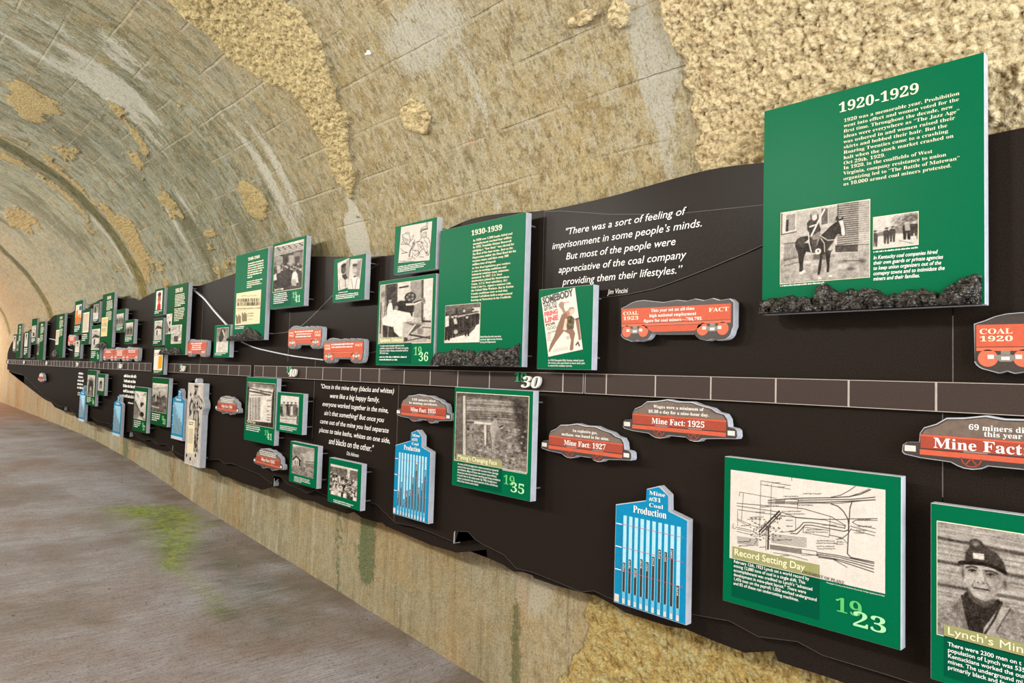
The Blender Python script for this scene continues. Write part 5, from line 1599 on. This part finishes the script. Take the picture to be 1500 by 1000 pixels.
# ---- the panels further along, small in the photograph
def far_photo(r, rect, seed, kind, tint=True, label=None):
    w_, h_ = 26, 40
    rr = random.Random(seed)
    P = Pic(w_, h_, .78, None, seed)
    X = lambda *a: [(a[i], a[i+1]) for i in range(0, len(a), 2)]
    if kind == 'people':
        P.grad(0, .86, 1, .62)
        for k in range(7):
            P.figure(.1+.13*k, .95-.1*(k % 2), .6, rr.choice((.18, .3, .45)), .7, .22, .2)
    elif kind == 'portrait':
        P.grad(0, .84, 1, .8)
        P.poly(X(.05, 1, .15, .62, .38, .5, .62, .5, .85, .62, .95, 1), .9).ell((.5, .32), .17, .2, .7).ell((.5, .18), .19, .1, .25)
    elif kind == 'house':
        P.grad(0, .88, 1, .5)
        P.poly(X(.05, .45, .4, .25, .95, .35, .95, .45, .4, .4), .22).poly(X(.1, .48, .4, .42, .9, .46, .9, .75, .1, .75), .85).poly(X(.3, .5, .45, .48, .45, .75, .3, .75), .2).poly(X(0, .75, 1, .72, 1, 1, 0, 1), .75).line(X(.2, .1, .7, .12), 1.2, .5)
    elif kind == 'town':
        P.grad(0, .84, 1, .5)
        P.poly(X(0, .5, .25, .35, .5, .5, .8, .38, 1, .5, 1, 1, 0, 1), .34).noise(.18, 4, 3, 1, X(0, .4, 1, .4, 1, 1, 0, 1))
        P.line(X(.28, .35, .28, .62), 1.6, .85).line(X(.5, .3, .5, .55), 1.4, .3).line(X(.1, .2, .9, .12), .8, .5).line(X(0, .82, .5, .84), 1.5, .8)
    elif kind == 'valley':
        P.grad(0, .88, 1, .78)
        P.poly(X(0, .3, .3, .55, .5, .85, .3, 1, 0, 1), .42, .8, 3).ell((.62, .46), .1, .09, .15).ell((.75, .42), .07, .05, .2).ell((.68, .8), .18, .09, .12).line(X(.1, .4, .6, .8), 2, .25).line(X(.2, .1, .35, .2), 1.5, .4).line(X(.7, .12, .95, .05), 1.3, .4).line(X(.6, .85, .95, .98), 1.3, .3)
    elif kind == 'arch':
        P.grad(0, .82, 1, .74)
        P.ell((.5, .48), .34, .26, .2).poly(X(.16, .48, .84, .48, .84, 1, .16, 1), .22).poly(X(.4, .55, .6, .55, .75, 1, .25, 1), .75, .9, 2).line(X(.1, .3, .5, .14, .9, .3), 2.2, .4)
        for k in range(4):
            P.figure(.22+.18*k, .98, .32, .3, .6, .3)
    elif kind == 'doorway':
        P.grad(0, .84, 1, .74)
        P.ell((.5, .42), .22, .2, .22).poly(X(.28, .42, .72, .42, .72, .82, .28, .82), .25).poly(X(.42, .5, .58, .5, .58, .82, .42, .82), .6)
    elif kind == 'hill':
        P.grad(0, .5, 1, .8)
        P.poly(X(.4, 0, .75, .1, .55, .5, .3, .7, .2, .4), .25, .9, 2).poly(X(0, .55, 1, .6, 1, 1, 0, 1), .86).line(X(.5, .1, .65, .3), 2, .9)
    elif kind == 'machine':
        P.noise(.3, 4, 3)
        P.poly(X(.2, .3, .8, .25, .8, .5, .2, .55), .8).poly(X(.3, .6, .7, .6, .7, .9, .3, .9), .3)
    elif kind == 'sheet':
        P = Pic(w_, h_, (.88, .84, .76), None, seed)
        for k in range(15):
            P.line(X(.12, .1+k*.056, .88-.1*rr.random(), .1+k*.056), 1., (.72, .5, .42) if k < 3 else (.66, .60, .52))
    elif kind == 'strike':
        P = Pic(w_, h_, (.90, .80, .58), None, seed)
        P.line(X(.2, .14, .8, .14), 1.2, (.75, .35, .25)).line(X(.2, .24, .8, .24), 1, (.6, .5, .35))
    elif kind == 'colour':
        P = Pic(w_, h_, (.82, .80, .74), None, seed)
        P.poly(X(0, .62, .5, .55, 1, .7, 1, 1, 0, 1), (.80, .46, .22)).poly(X(.1, .3, .4, .25, .4, .6, .1, .65), (.86, .50, .22)).poly(X(.6, .1, .95, .1, .95, .3, .6, .3), (.25, .35, .5)).poly(X(.5, .5, .9, .5, .9, .65, .5, .65), (.85, .6, .3)).poly(X(.6, .85, 1, .85, 1, 1, .6, 1), (.45, .55, .68))
    elif kind == 'redman':
        P = Pic(w_, h_, (.90, .89, .88), None, seed)
        P.poly(X(.2, 1, .25, .74, .42, .62, .62, .62, .8, .74, .82, 1), (.72, .20, .14)).ell((.52, .44), .26, .25, (.70, .36, .26)).ell((.52, .2), .27, .12, (.38, .16, .12)).line(X(.4, .42, .48, .42), 1, (.3, .12, .1)).line(X(.58, .42, .66, .42), 1, (.3, .12, .1)).line(X(.44, .56, .6, .56), 1, (.85, .7, .6))
    elif kind == 'folder':
        P = Pic(w_, h_, (.88, .86, .82), None, seed)
        P.line(X(.05, .2, .9, .14), 1., (.7, .4, .35)).line(X(.05, .28, .5, .25), 1., (.7, .6, .5)).poly(X(.52, .32, .92, .28, .92, .88, .52, .94), (.94, .60, .10))
    if kind not in ('sheet', 'strike', 'colour', 'redman', 'folder'):
        P.noise(.08, 3, 2)
    name = {'redman': 'portrait', 'folder': 'printed_sheet', 'sheet': 'printed_sheet', 'strike': 'printed_sheet'}.get(kind, 'photograph')
    o = picture(r, name, P, rect, r['wf']+W2, tint=kind not in ('sheet', 'strike', 'colour', 'redman', 'folder'))
    if label:
        o['label'] = label
    return o


def small(t, zb, W, H, label, kind, rect, seed, green='green_old', year=None, cap=True, border=True, lines=4, wf=.08, pin0=.0005):
    r = panel(t, zb, W, H, label, green, wf=wf, pin0=pin0)
    wf = r['wf']
    u0, v0, u1, v1 = rect
    if border:
        flat(r, 'photo_border', 'cream', u0-.002, u1+.002, v0-.002, v1+.002, W1)
    far_photo(r, rect, seed, kind)
    if cap:
        textlines(r, 'caption', (W*.10, max(.012, v0*.25), W*(.62 if year else .85), v0*.86), lines, wf+W1, M['white'], seed, .6, .6)
    if year:
        text(r, 'century_digits', year[:2], (W*.70, v0*.46, W*.83, v0*.80), wf+W2, M['lime'], 'serif')
        text(r, 'year_digits', year[2:], (W*.78, v0*.18, W*.94, v0*.58), wf+W3, M['mint'], 'serif')
    return r


def decade(t, zb, W, H, label, title, green, photos, rocks, seed):
    r = panel(t, zb, W, H, label, green, name='history_panel', group='decade panels')
    wf = r['wf']
    if title:
        text(r, 'title', title, (W*.40, H*.885, W*.74, H*.945), wf+W1, M['cream'], 'serif')
    textlines(r, 'paragraph', (W*.40, H*.68, W*.90, H*.86), 8, wf+W1, M['cream'], seed, .6, .6)
    textlines(r, 'paragraph', (W*.40, H*.47, W*.88, H*.66), 8, wf+W1, M['cream'], seed+1, .6, .5)
    for k, (rect, kind) in enumerate(photos):
        flat(r, 'photo_border', 'cream', rect[0]-.003, rect[2]+.003, rect[1]-.003, rect[3]+.003, W1)
        far_photo(r, rect, seed+7*k, kind)
    if rocks:
        coal_ledge(r, rocks, .05, seed)
    return r


decade(7.124, .096, .580, .652, 'large green panel headed 1950-1959 with two small photographs and coal foot', '1950-1959', 'green_old', [((.018, .202, .170, .384), 'valley'), ((.179, .108, .458, .272), 'machine')], [(-.08, .05), (.0, .060), (.12, .062), (.25, .055), (.36, .068), (.45, .055), (.50, .02)], 201)
r = decade(9.578, .185, .530, .645, 'large dark green panel with a cream strike notice at its lower left', '1960-1969', 'green_old', [((-.0+.02, .14, .30, .36), 'strike')], [(-.09, .02), (-.04, .055), (.05, .05), (.15, .075), (.26, .065), (.36, .03)], 211)
text(r, 'notice_lettering', 'WE STRIKE\nFOR YOU', (.05, .19, .27, .295), r['wf']+W3, M['bar'], 'sans', fat=.02)
decade(12.231, .067, .540, .628, 'dark green decade panel with coal foot, fifth large panel from the camera', '1970-1979', 'green_old', [((.02, .19, .22, .40), 'sheet')], [(-.1, .07), (.0, .11), (.12, .12), (.22, .08), (.27, .02)], 221)
decade(13.66, .024, .530, .614, 'dark green decade panel sixth from the camera, tall pale photo at lower left', '1980-1989', 'green_old', [((-.0+.015, .09, .16, .35), 'people')], [(-.2, .0), (-.16, .06), (-.1, .05), (-.03, .02)], 231)
decade(15.72, .053, .450, .622, 'farthest dark green decade panel at the end of the wall', '1990-1999', 'green_old', [((.03, .14, .20, .30), 'people')], None, 241)

# upper row, from the camera outwards
small(5.862, .076, .333, .259, 'small green panel with a snowy hillside photograph, left of the 1940-1949 panel', 'hill', (.058, .040, .300, .235), 301, 'green', lines=2)
small(7.521, .487, .300, .262, 'small green panel with a red-faced portrait, top left of the 1950-1959 panel', 'redman', (.060, .052, .250, .238), 302, border=False, lines=2)
small(7.514, .191, .310, .265, 'small green panel with a picture of a steep-roofed building, middle of three', 'house', (.045, .050, .285, .240), 303, border=False, lines=2)
small(7.507, -.092, .322, .259, 'small green panel with an orange folder, crossing the timeline', 'folder', (.015, .040, .285, .240), 304, border=False, lines=2, wf=.062, pin0=.0192)
small(8.911, .354, .352, .257, 'small green panel with people at a table, right of the strike notice panel', 'people', (.02, .075, .300, .205), 305)
small(8.533, .219, .353, .260, 'small green panel with dancers, above the three small coal cars', 'people', (.04, .085, .31, .225), 306)
small(10.031, .502, .316, .256, 'small dark green panel with a wooded hillside, left of the strike notice panel', 'hill', (.03, .045, .285, .225), 307)
small(10.115, .021, .465, .451, 'tall dark green panel with a white house photograph, below the strike notice', 'house', (.02, .145, .420, .400), 308, year='1969', wf=.062)
small(10.579, .238, .432, .452, 'tall dark green panel with a cream printed sheet, beside the orange picture panel', 'sheet', (.05, .155, .370, .410), 309)
small(11.054, .376, .442, .454, 'tall dark green panel with an orange and blue colour picture', 'colour', (.06, .135, .40, .40), 310, border=False)
small(10.949, .053, .351, .246, 'small dark green panel with a portrait in white, just above the timeline', 'portrait', (.045, .085, .30, .235), 311)
small(14.279, .283, .470, .433, 'tall dark green panel with a pale photograph, between the farthest decade panels', 'machine', (.03, .12, .42, .31), 312)
small(14.941, .055, .470, .460, 'tall dark green panel with a brown photograph near the far end', 'portrait', (.04, .20, .36, .43), 313)
small(16.162, .165, .40, .330, 'dark panel with a brown portrait, leftmost panel of the whole wall', 'portrait', (.03, .06, .32, .30), 314)
# lower row
small(10.123, -.524, .455, .436, 'tall green panel with an arched mine portal photograph, below the timeline', 'arch', (.025, .115, .400, .370), 321, year='1969')
small(9.583, -.379, .330, .253, 'small green panel with a dark arched doorway, right of the mine portal panel', 'doorway', (.03, .055, .285, .205), 322, cap=False)
small(8.037, -.682, .470, .450, 'green panel with a wintry valley photograph, beside the small quotation', 'valley', (.030, .125, .425, .402), 323, year='1957')
small(7.449, -.575, .505, .453, 'green panel with a brown town photograph, left of the blue chart', 'town', (.025, .125, .478, .395), 324, year='1951')


# ------------------------------------------------------------------ coal cars
def arc(cu, cv, r, a0, a1, n=8):
    return [(cu+r*math.cos(math.radians(a0+(a1-a0)*k/n)), cv+r*math.sin(math.radians(a0+(a1-a0)*k/n))) for k in range(n+1)]


def coal_car(t, z, label, left=('COAL', ''), right=('FACT', ''), mid=None, tilt=0., wf=.055, th=.034, sc=1.):
    """hopper car cut-out, .484 m long"""
    r = thing('coal_car', t, z, label, 'coal car cut-out', 'coal car cut-outs', 0, tilt)
    top = [(.484, .158), (.470, .170), (.430, .167), (.405, .176), (.37, .170), (.335, .178), (.30, .172), (.26, .178), (.20, .173), (.15, .180), (.11, .186), (.075, .184), (.05, .178), (.028, .168), (.004, .160)]
    out = [(.006, .060)]+arc(.036, .072, .034, 200, 262, 4)+[(.058, .030), (.075, .036), (.092, .030)]+arc(.113, .068, .034, 270, 350, 5)+[(.165, .055), (.325, .052)]+arc(.366, .066, .034, 190, 265, 5)+[(.385, .028), (.405, .034), (.425, .028)]+arc(.444, .064, .034, 280, 355, 5)+[(.484, .075)]+top
    pro('edge_block', r, M['edge'], out, wf-th, wf-.003)
    cx, cy = .245, .105
    inn = [(cx+(u-cx)*.986, cy+(v-cy)*.975) for u, v in out]
    pro('printed_face', r, M['carface'], inn, wf-.0032, wf)
    e = wf+W1
    pro('hopper_side', r, M['orange'], [(.010, .099), (.474, .099), (.474, .153), (.010, .157)], wf-.001, e)
    pro('hopper_sill', r, M['orange3'], [(.010, .088), (.474, .088), (.474, .097), (.010, .097)], wf-.001, e)
    pro('hopper_slope', r, M['orange'], [(.115, .086), (.368, .086), (.334, .064), (.155, .064)], wf-.001, e)
    for u in (.036, .113, .366, .444):
        bm = bmesh.new()
        disc(bm, u, .069, .0225, wf-.001, e, 20)
        obj('wheel', bm, M['orange3'], r)
    for c in (.0745, .405):
        bm = bmesh.new()
        prism(bm, [(c-.028, .074), (c-.012, .078), (c+.012, .078), (c+.028, .074), (c+.012, .060), (c-.012, .060)], wf-.001, wf+W2)
        box(bm, c-.010, c+.010, .0785, .088, wf-.001, wf+W1)
        tr = obj('truck_frame', bm, M['truck'], r)
        for d in (-.034, .026):
            bxo('axle_box', tr, M['silver'], c+d-.005, c+d+.009, .067, .078, wf, wf+W3)
        bxo('spring_box', tr, M['silver'], c-.009, c+.009, .064, .073, wf, wf+W3)
    ew = wf+W2
    for k, s in enumerate(left):
        if s:
            text(r, 'coal_lettering', s, (.018, .132-.019*k, .018+.018*len(s), .146-.019*k), ew, M['cream'], 'serif')
    for k, s in enumerate(right):
        if s:
            text(r, 'fact_lettering', s, (.466-.019*len(s), .128-.019*k, .466, .142-.019*k), ew, M['cream'], 'serif')
    if isinstance(mid, str):
        n = mid.count('\n')+1
        text(r, 'fact_text', mid, (.115, .150-.0175*n, .365, .150), ew, M['white'], 'serif', 'CENTER')
    elif mid:
        textlines(r, 'fact_text', (.10, .150-.0165*mid, .37, .150), mid, ew, M['white'], mid+int(t*10), .62, .9, 'C')
    return r


coal_car(1.700, .112, 'orange coal car cut-out lettered COAL 1923 FACT, under the large quotation', ('COAL', '1923'), ('FACT', ''), 'This year set an all-time\nhigh national employment\nfigure for coal miners—704,793.', wf=.05)
coal_car(.524, .012, 'orange coal car cut-out lettered COAL 1920, cut by the right edge', ('COAL', '1920'), ('', ''), None, wf=.05)
coal_car(4.555, .105, 'orange coal car cut-out with 1942 text, left of the middle pair', ('COAL', '1942'), ('FACT', '1942'), 3, wf=.06)
coal_car(4.043, .012, 'orange coal car cut-out lettered COAL 1936 FACT, right and lower of the middle pair', ('COAL', '1936'), ('FACT', ''), 2, wf=.06, tilt=.01)
coal_car(6.557, .050, 'orange coal car cut-out between the 1950-1959 and hillside panels', ('', ''), ('', ''), 4, wf=.06)
coal_car(8.520, .002, 'small orange coal car cut-out, rightmost of the row of three', ('', ''), ('', ''), 2, wf=.06)
coal_car(9.000, .002, 'small orange coal car cut-out, middle of the row of three', ('', ''), ('', ''), 4, wf=.06)
coal_car(9.492, .002, 'small orange coal car cut-out, leftmost of the row of three', ('', ''), ('', ''), 2, wf=.06)
coal_car(11.478, .200, 'single far orange coal car cut-out above a small portrait panel', ('', ''), ('', ''), 3, wf=.06)


def mine_car(t, z, label, head=None, year='', wf=.055, th=.034, tilt=0., big=False):
    """heaped mine car cut-out, .478 m long; z is the height of the car's frame"""
    r = thing('mine_car', t, z, label, 'mine car cut-out', 'mine car cut-outs', 0, tilt)
    out = [(.0, .014), (.006, .008), (.045, .002), (.12, -.002), (.135, -.010), (.150, -.015), (.170, -.016), (.190, -.012), (.204, -.003), (.28, -.003), (.295, -.012), (.312, -.015), (.332, -.013), (.345, -.003), (.42, .004), (.476, .008), (.480, .016), (.478, .036), (.470, .042), (.446, .046), (.442, .072), (.430, .088), (.40, .094), (.38, .106), (.335, .114), (.30, .124), (.24, .122), (.20, .128), (.15, .119), (.11, .116), (.085, .098), (.055, .086), (.045, .070), (.043, .044), (.012, .042), (.002, .034)]
    pro('edge_block', r, M['edge'], out, wf-th, wf-.003)
    cx, cy = .24, .05
    pro('printed_face', r, M['carface'], [(cx+(u-cx)*.986, cy+(v-cy)*.95) for u, v in out], wf-.0032, wf)
    e = wf+W1
    pro('coal_heap', r, M['mound'], [(.052, .068), (.436, .068), (.424, .083), (.394, .088), (.374, .100), (.33, .108), (.30, .117), (.24, .115), (.20, .121), (.155, .113), (.115, .110), (.09, .093), (.06, .081)], wf-.001, e)
    pro('car_side', r, M['orange2'], [(.048, .030), (.438, .030), (.438, .064), (.048, .064)], wf-.001, e)
    pro('car_rail', r, M['orange'], [(.048, .062), (.438, .062), (.438, .0675), (.048, .0675)], wf-.001, e+.0003)
    pro('car_frame', r, M['orange'], [(.046, .012), (.436, .012), (.438, .026), (.046, .026)], wf-.001, e)
    for c in (.168, .313):
        bm = bmesh.new()
        for k in range(16):
            a0, a1 = math.pi*(1+k/16), math.pi*(1+(k+1)/16)
            prism(bm, [(c+.024*math.cos(a0), .014+.024*math.sin(a0)), (c+.024*math.cos(a1), .014+.024*math.sin(a1)), (c+.021*math.cos(a1), .014+.021*math.sin(a1)), (c+.021*math.cos(a0), .014+.021*math.sin(a0))], wf-.001, e)
        for dx in (-.013, .013):
            prism(bm, [(c-.002, .013), (c+.002, .013), (c+dx+.002, -.004), (c+dx-.002, -.004)], wf-.001, e)
        obj('wheel', bm, M['orange2'], r)
    for c in (.15, .29):
        bxo('tie_rod', r, M['truck'], c, c+.055, .0275, .0315, wf, wf+W2)
    for u0, u1 in ((.008, .036), (.444, .470)):
        cp = bxo('coupler', r, M['silver'], u0, u1, .018, .034, wf-.001, wf+W2)
    ew = wf+W2
    if big:
        text(r, 'fact_text', '69 miners di', (.163, .0885, .283, .1035), ew, M['white'], 'serif')
        text(r, 'fact_text', 'this year', (.197, .0695, .279, .0870), ew, M['white'], 'serif')
        text(r, 'title', 'Mine Fact:', (.080, .033, .287, .061), ew, M['white'], 'serif')
        return r
    if head:
        n = head.count('\n')+1
        text(r, 'fact_text', head, (.12, .072, .372, .072+.0165*n) if n == 2 else (.13, .072, .36, .090), ew, M['white'], 'serif', 'CENTER')
    else:
        textlines(r, 'fact_text', (.09, .072, .39, .108), 3, ew, M['white'], int(t*10), .62, .95, 'C')
    if year is not None:
        text(r, 'title', 'Mine Fact: '+year if year else 'Mine Fact:', (.135, .036, .355 if year else .30, .058), ew, M['white'], 'serif')
    return r


mine_car(1.675, -.198, 'red mine car cut-out lettered Mine Fact: 1925, upper of two near the plan panel', 'Wages were a minimum of\n$6.30 a day for a nine-hour day.', '1925', wf=.05)
mine_car(2.110, -.316, 'red mine car cut-out lettered Mine Fact: 1927, lower left of the 1925 car', 'An explosive gas,\nmethane, was found in the mine.', '1927', wf=.05)
o = mine_car(.694, -.196, 'red mine car cut-out about 69 miners, cut by the right edge', None, '', wf=.05, big=True)
mine_car(3.202, -.240, 'red mine car cut-out lettered Mine Fact: 1935, above a blue chart', '150 miners died\nin mining accidents.', '1935', wf=.06)
mine_car(5.817, -.357, 'red mine car cut-out lettered Mine Fact: 1944, right of the tall cut-out miner', None, '1944', wf=.06)
mine_car(5.024, -.695, 'red mine car cut-out lettered Mine Fact: 1942, lowest left of the house panel', None, '1942', wf=.06)
mine_car(13.53, -.310, 'tiny far mine car cut-out alone on the black sheet below the timeline', None, None, wf=.06)

# ------------------------------------------------------------------ blue production charts


def chart(t, z, label, bars, wf=.06, th=.034, old=False, seed=0):
    r = thing('production_chart', t, z, label, 'chart', 'blue coal production charts')
    out = [(0, 0), (.318, 0), (.318, .360), (.238, .380), (.236, .435), (.196, .462), (.142, .444), (.141, .402), (0, .366)]
    pro('edge_block', r, M['edge'], out, wf-th, wf-.003)
    cx, cy = .16, .2
    pro('printed_face', r, M['blue'], [(cx+(u-cx)*.975, cy+(v-cy)*.985) for u, v in out], wf-.0032, wf)
    if old:
        pro('gauge_field', r, M['blue2'], [(.03, .05), (.29, .05), (.29, .335), (.03, .335)], wf-.001, wf+W1)
    text(r, 'title', 'Mine\n#31\nCoal', (.155, .382, .225, .440), wf+W2, M['white'], 'serif')
    text(r, 'title', 'Production', (.085, .350, .232, .376), wf+W2, M['white'], 'serif')
    n = len(bars)
    for k, b in enumerate(bars):
        u = .048+.236*k/(n-1)
        q = .0075*10/n
        if not old:
            bxo('gauge_tube', r, M['tube'], u-q, u+q, .05, .332, wf-.001, wf+W1)
        cb = bxo('coal_bar', r, M['bar'], u-q*.72, u+q*.72, .05, b, wf-.001, wf+W2)
        if not old:
            textlines(cb, 'bar_lettering', (u-q*.4, b-.034, u+q*.4, b-.004), 5, wf+W3, M['white'], k+seed, .7, .9)
            bxo('year_label', r, M['silver'], u-q*.8, u+q*.8, .006, .026, wf-.001, wf+W1)
            bxo('gauge_foot', r, M['blue2'], u-q*.9, u+q*.9, .027, .050, wf-.001, wf+W1)
    for k in range(3):
        v = .125+.085*k
        bxo('scale_mark', r, M['white'], .006, .034, v, v+.003, wf-.001, wf+W2)
        bxo('scale_line', r, M['pink'], .036, .305, v+.002, v+.0034, wf-.001, wf+W3)
    if not old:
        bm = bmesh.new()
        for k in range(36):
            box(bm, .027, .034, .05+k*.008, .0512+k*.008, wf-.001, wf+W1)
        obj('fine_scale', bm, M['bar'], r)
        bxo('corner_tab', r, M['silver'], .006, .026, .006, .034, wf-.001, wf+W1)
    else:
        bxo('foot_strip', r, M['edge'], .004, .314, .002, .03, wf-.001, wf+W1)
    return r


chart(1.693, -.846, 'blue Mine #31 coal production chart with ten bars, left of the plan panel', [.157, .174, .147, .186, .181, .206, .237, .233, .250, .126])
chart(3.200, -.760, 'blue Mine #31 coal production chart below the Mine Fact 1935 car', [.125, .178, .092, .140, .148, .215, .285, .170, .195, .265], seed=20)
for t, z, lab, sd in ((6.872, -.670, 'blue coal production chart left of the tall cut-out miner', 3), (8.885, -.805, 'blue coal production chart under the second small quotation', 4), (10.570, -.755, 'farthest blue coal production chart, beside the mine portal panel', 5)):
    chart(t, z, lab, [.33, .31, .29, .27, .22, .24, .2, .19, .2, .16, .17, .14], old=True, seed=sd)

# ------------------------------------------------------------------ the tall cut-out miner
r = thing('miner_cutout', 6.435, -.850, 'tall white cut-out board with a black and white picture of a standing miner', 'cut-out')
wf, th = .075, .05
out = [(0, 0), (.37, 0), (.37, .44), (.385, .47), (.412, .50), (.415, .53), (.395, .56), (.37, .58), (.37, .705), (.215, .705), (.212, .735), (.188, .745), (.165, .732), (.162, .705), (0, .705)]
pro('edge_block', r, M['edge'], out, wf-th, wf-.003)
pro('printed_face', r, M['silver'], [(.19+(u-.19)*.985, .37+(v-.37)*.992) for u, v in out], wf-.0032, wf)
P = Pic(60, 112, .80, ((70, 92), (255, 100), (225, 955), (50, 890)), 161)
P.noise(.05, 5, 3)
P.ell((168, 150), 20, 34, .55).ell((165, 185), 14, 22, .35).poly([(150, 120), (155, 85), (185, 85), (190, 120)], .75).line([(150, 122), (192, 128)], 2.5, .1).poly([(158, 190), (175, 190), (170, 220), (160, 220)], .2)
P.poly([(110, 260), (150, 215), (200, 225), (240, 270), (255, 330), (225, 350), (205, 310), (200, 370), (145, 375), (140, 310), (120, 400), (95, 420), (90, 340)], .74)
for q in ([(150, 220), (140, 330), (150, 375), (195, 378)], [(110, 262), (92, 330), (98, 420), (120, 400), (138, 310)], [(200, 225), (240, 270), (258, 330), (225, 352)], [(145, 380), (150, 520), (165, 640), (175, 760)], [(200, 380), (200, 520), (190, 640), (185, 760)], [(172, 440), (178, 700)], [(165, 700), (160, 760), (175, 790)], [(185, 700), (200, 770)]):
    P.line(q, 1.5, .2)
P.poly([(150, 380), (200, 385), (195, 540), (185, 700), (165, 640), (152, 520)], .6, .7)
for k in range(46):
    x, y = rnd.gauss(172, 26), rnd.uniform(190, 790)
    P.ell((x, y), rnd.uniform(3, 8), rnd.uniform(6, 18), rnd.choice((.14, .2, .35)), .85)
for q in ([(150, 380), (140, 520), (152, 660), (160, 780)], [(203, 385), (208, 520), (200, 660), (196, 780)], [(118, 250), (100, 330), (104, 420)], [(236, 262), (262, 320), (232, 356), (206, 330)]):
    P.line(q, 2.4, .12)
for x, y in ((105, 210), (125, 280), (120, 860), (155, 315), (190, 305), (170, 690), (180, 740), (180, 830), (108, 380), (75, 820)):
    P.ell((x, y), 8, 18, .12)
P.poly([(80, 500), (155, 515), (148, 840), (78, 805)], .82)
picture(r, 'miner_picture', P, (.006, .010, .364, .697), wf+W1, label='black and white picture of a standing miner')
bxo('text_card', r, M['paper'], .06, .215, .10, .385, wf, wf+W2)
textlines(r, 'card_lettering', (.075, .335, .19, .37), 2, wf+W3, M['bar'], 171, .6, .9)
textlines(r, 'card_lettering', (.075, .18, .20, .31), 10, wf+W3, M['truck'], 172, .5, .7)
P = Pic(14, 20, .78, None, 163)
P.line([(.2, .1), (.8, .35), (.9, .6), (.4, .9)], 2, .2).noise(.1, 4, 2)
picture(r, 'elbow_picture', P, None, wf+W1, quad=[(.366, .575), (.396, .553), (.408, .505), (.366, .445)])
P = Pic(14, 10, .82, None, 164)
P.noise(.12, 4, 2).line([(.05, .9), (.95, .9)], 1.5, .25)
picture(r, 'helmet_picture', P, None, wf+W1, quad=[(.170, .737), (.208, .737), (.211, .702), (.164, .702)])
for u in (.05, .34):
    for v in (.08, .62):
        bm = bmesh.new()
        disc(bm, u, v, .006, .0005, wf-th+.001, 10)
        obj('standoff_pin', bm, M['pin'], r)

# ------------------------------------------------------------------ small fittings on the vault
bm = bmesh.new()
mt = Matrix.Translation((1.765, 2.995, 1.575))
bmesh.ops.create_icosphere(bm, subdivisions=2, radius=.014, matrix=mt)
bmesh.ops.create_cone(bm, cap_ends=True, segments=10, radius1=.006, radius2=.006, depth=.05, matrix=mt @ Matrix.Rotation(math.radians(50), 4, 'Y'))
tag(obj('ceiling_hook', bm, M['white'], smooth=True), 'small white hook fixed in the concrete vault above the middle panels', 'hook')
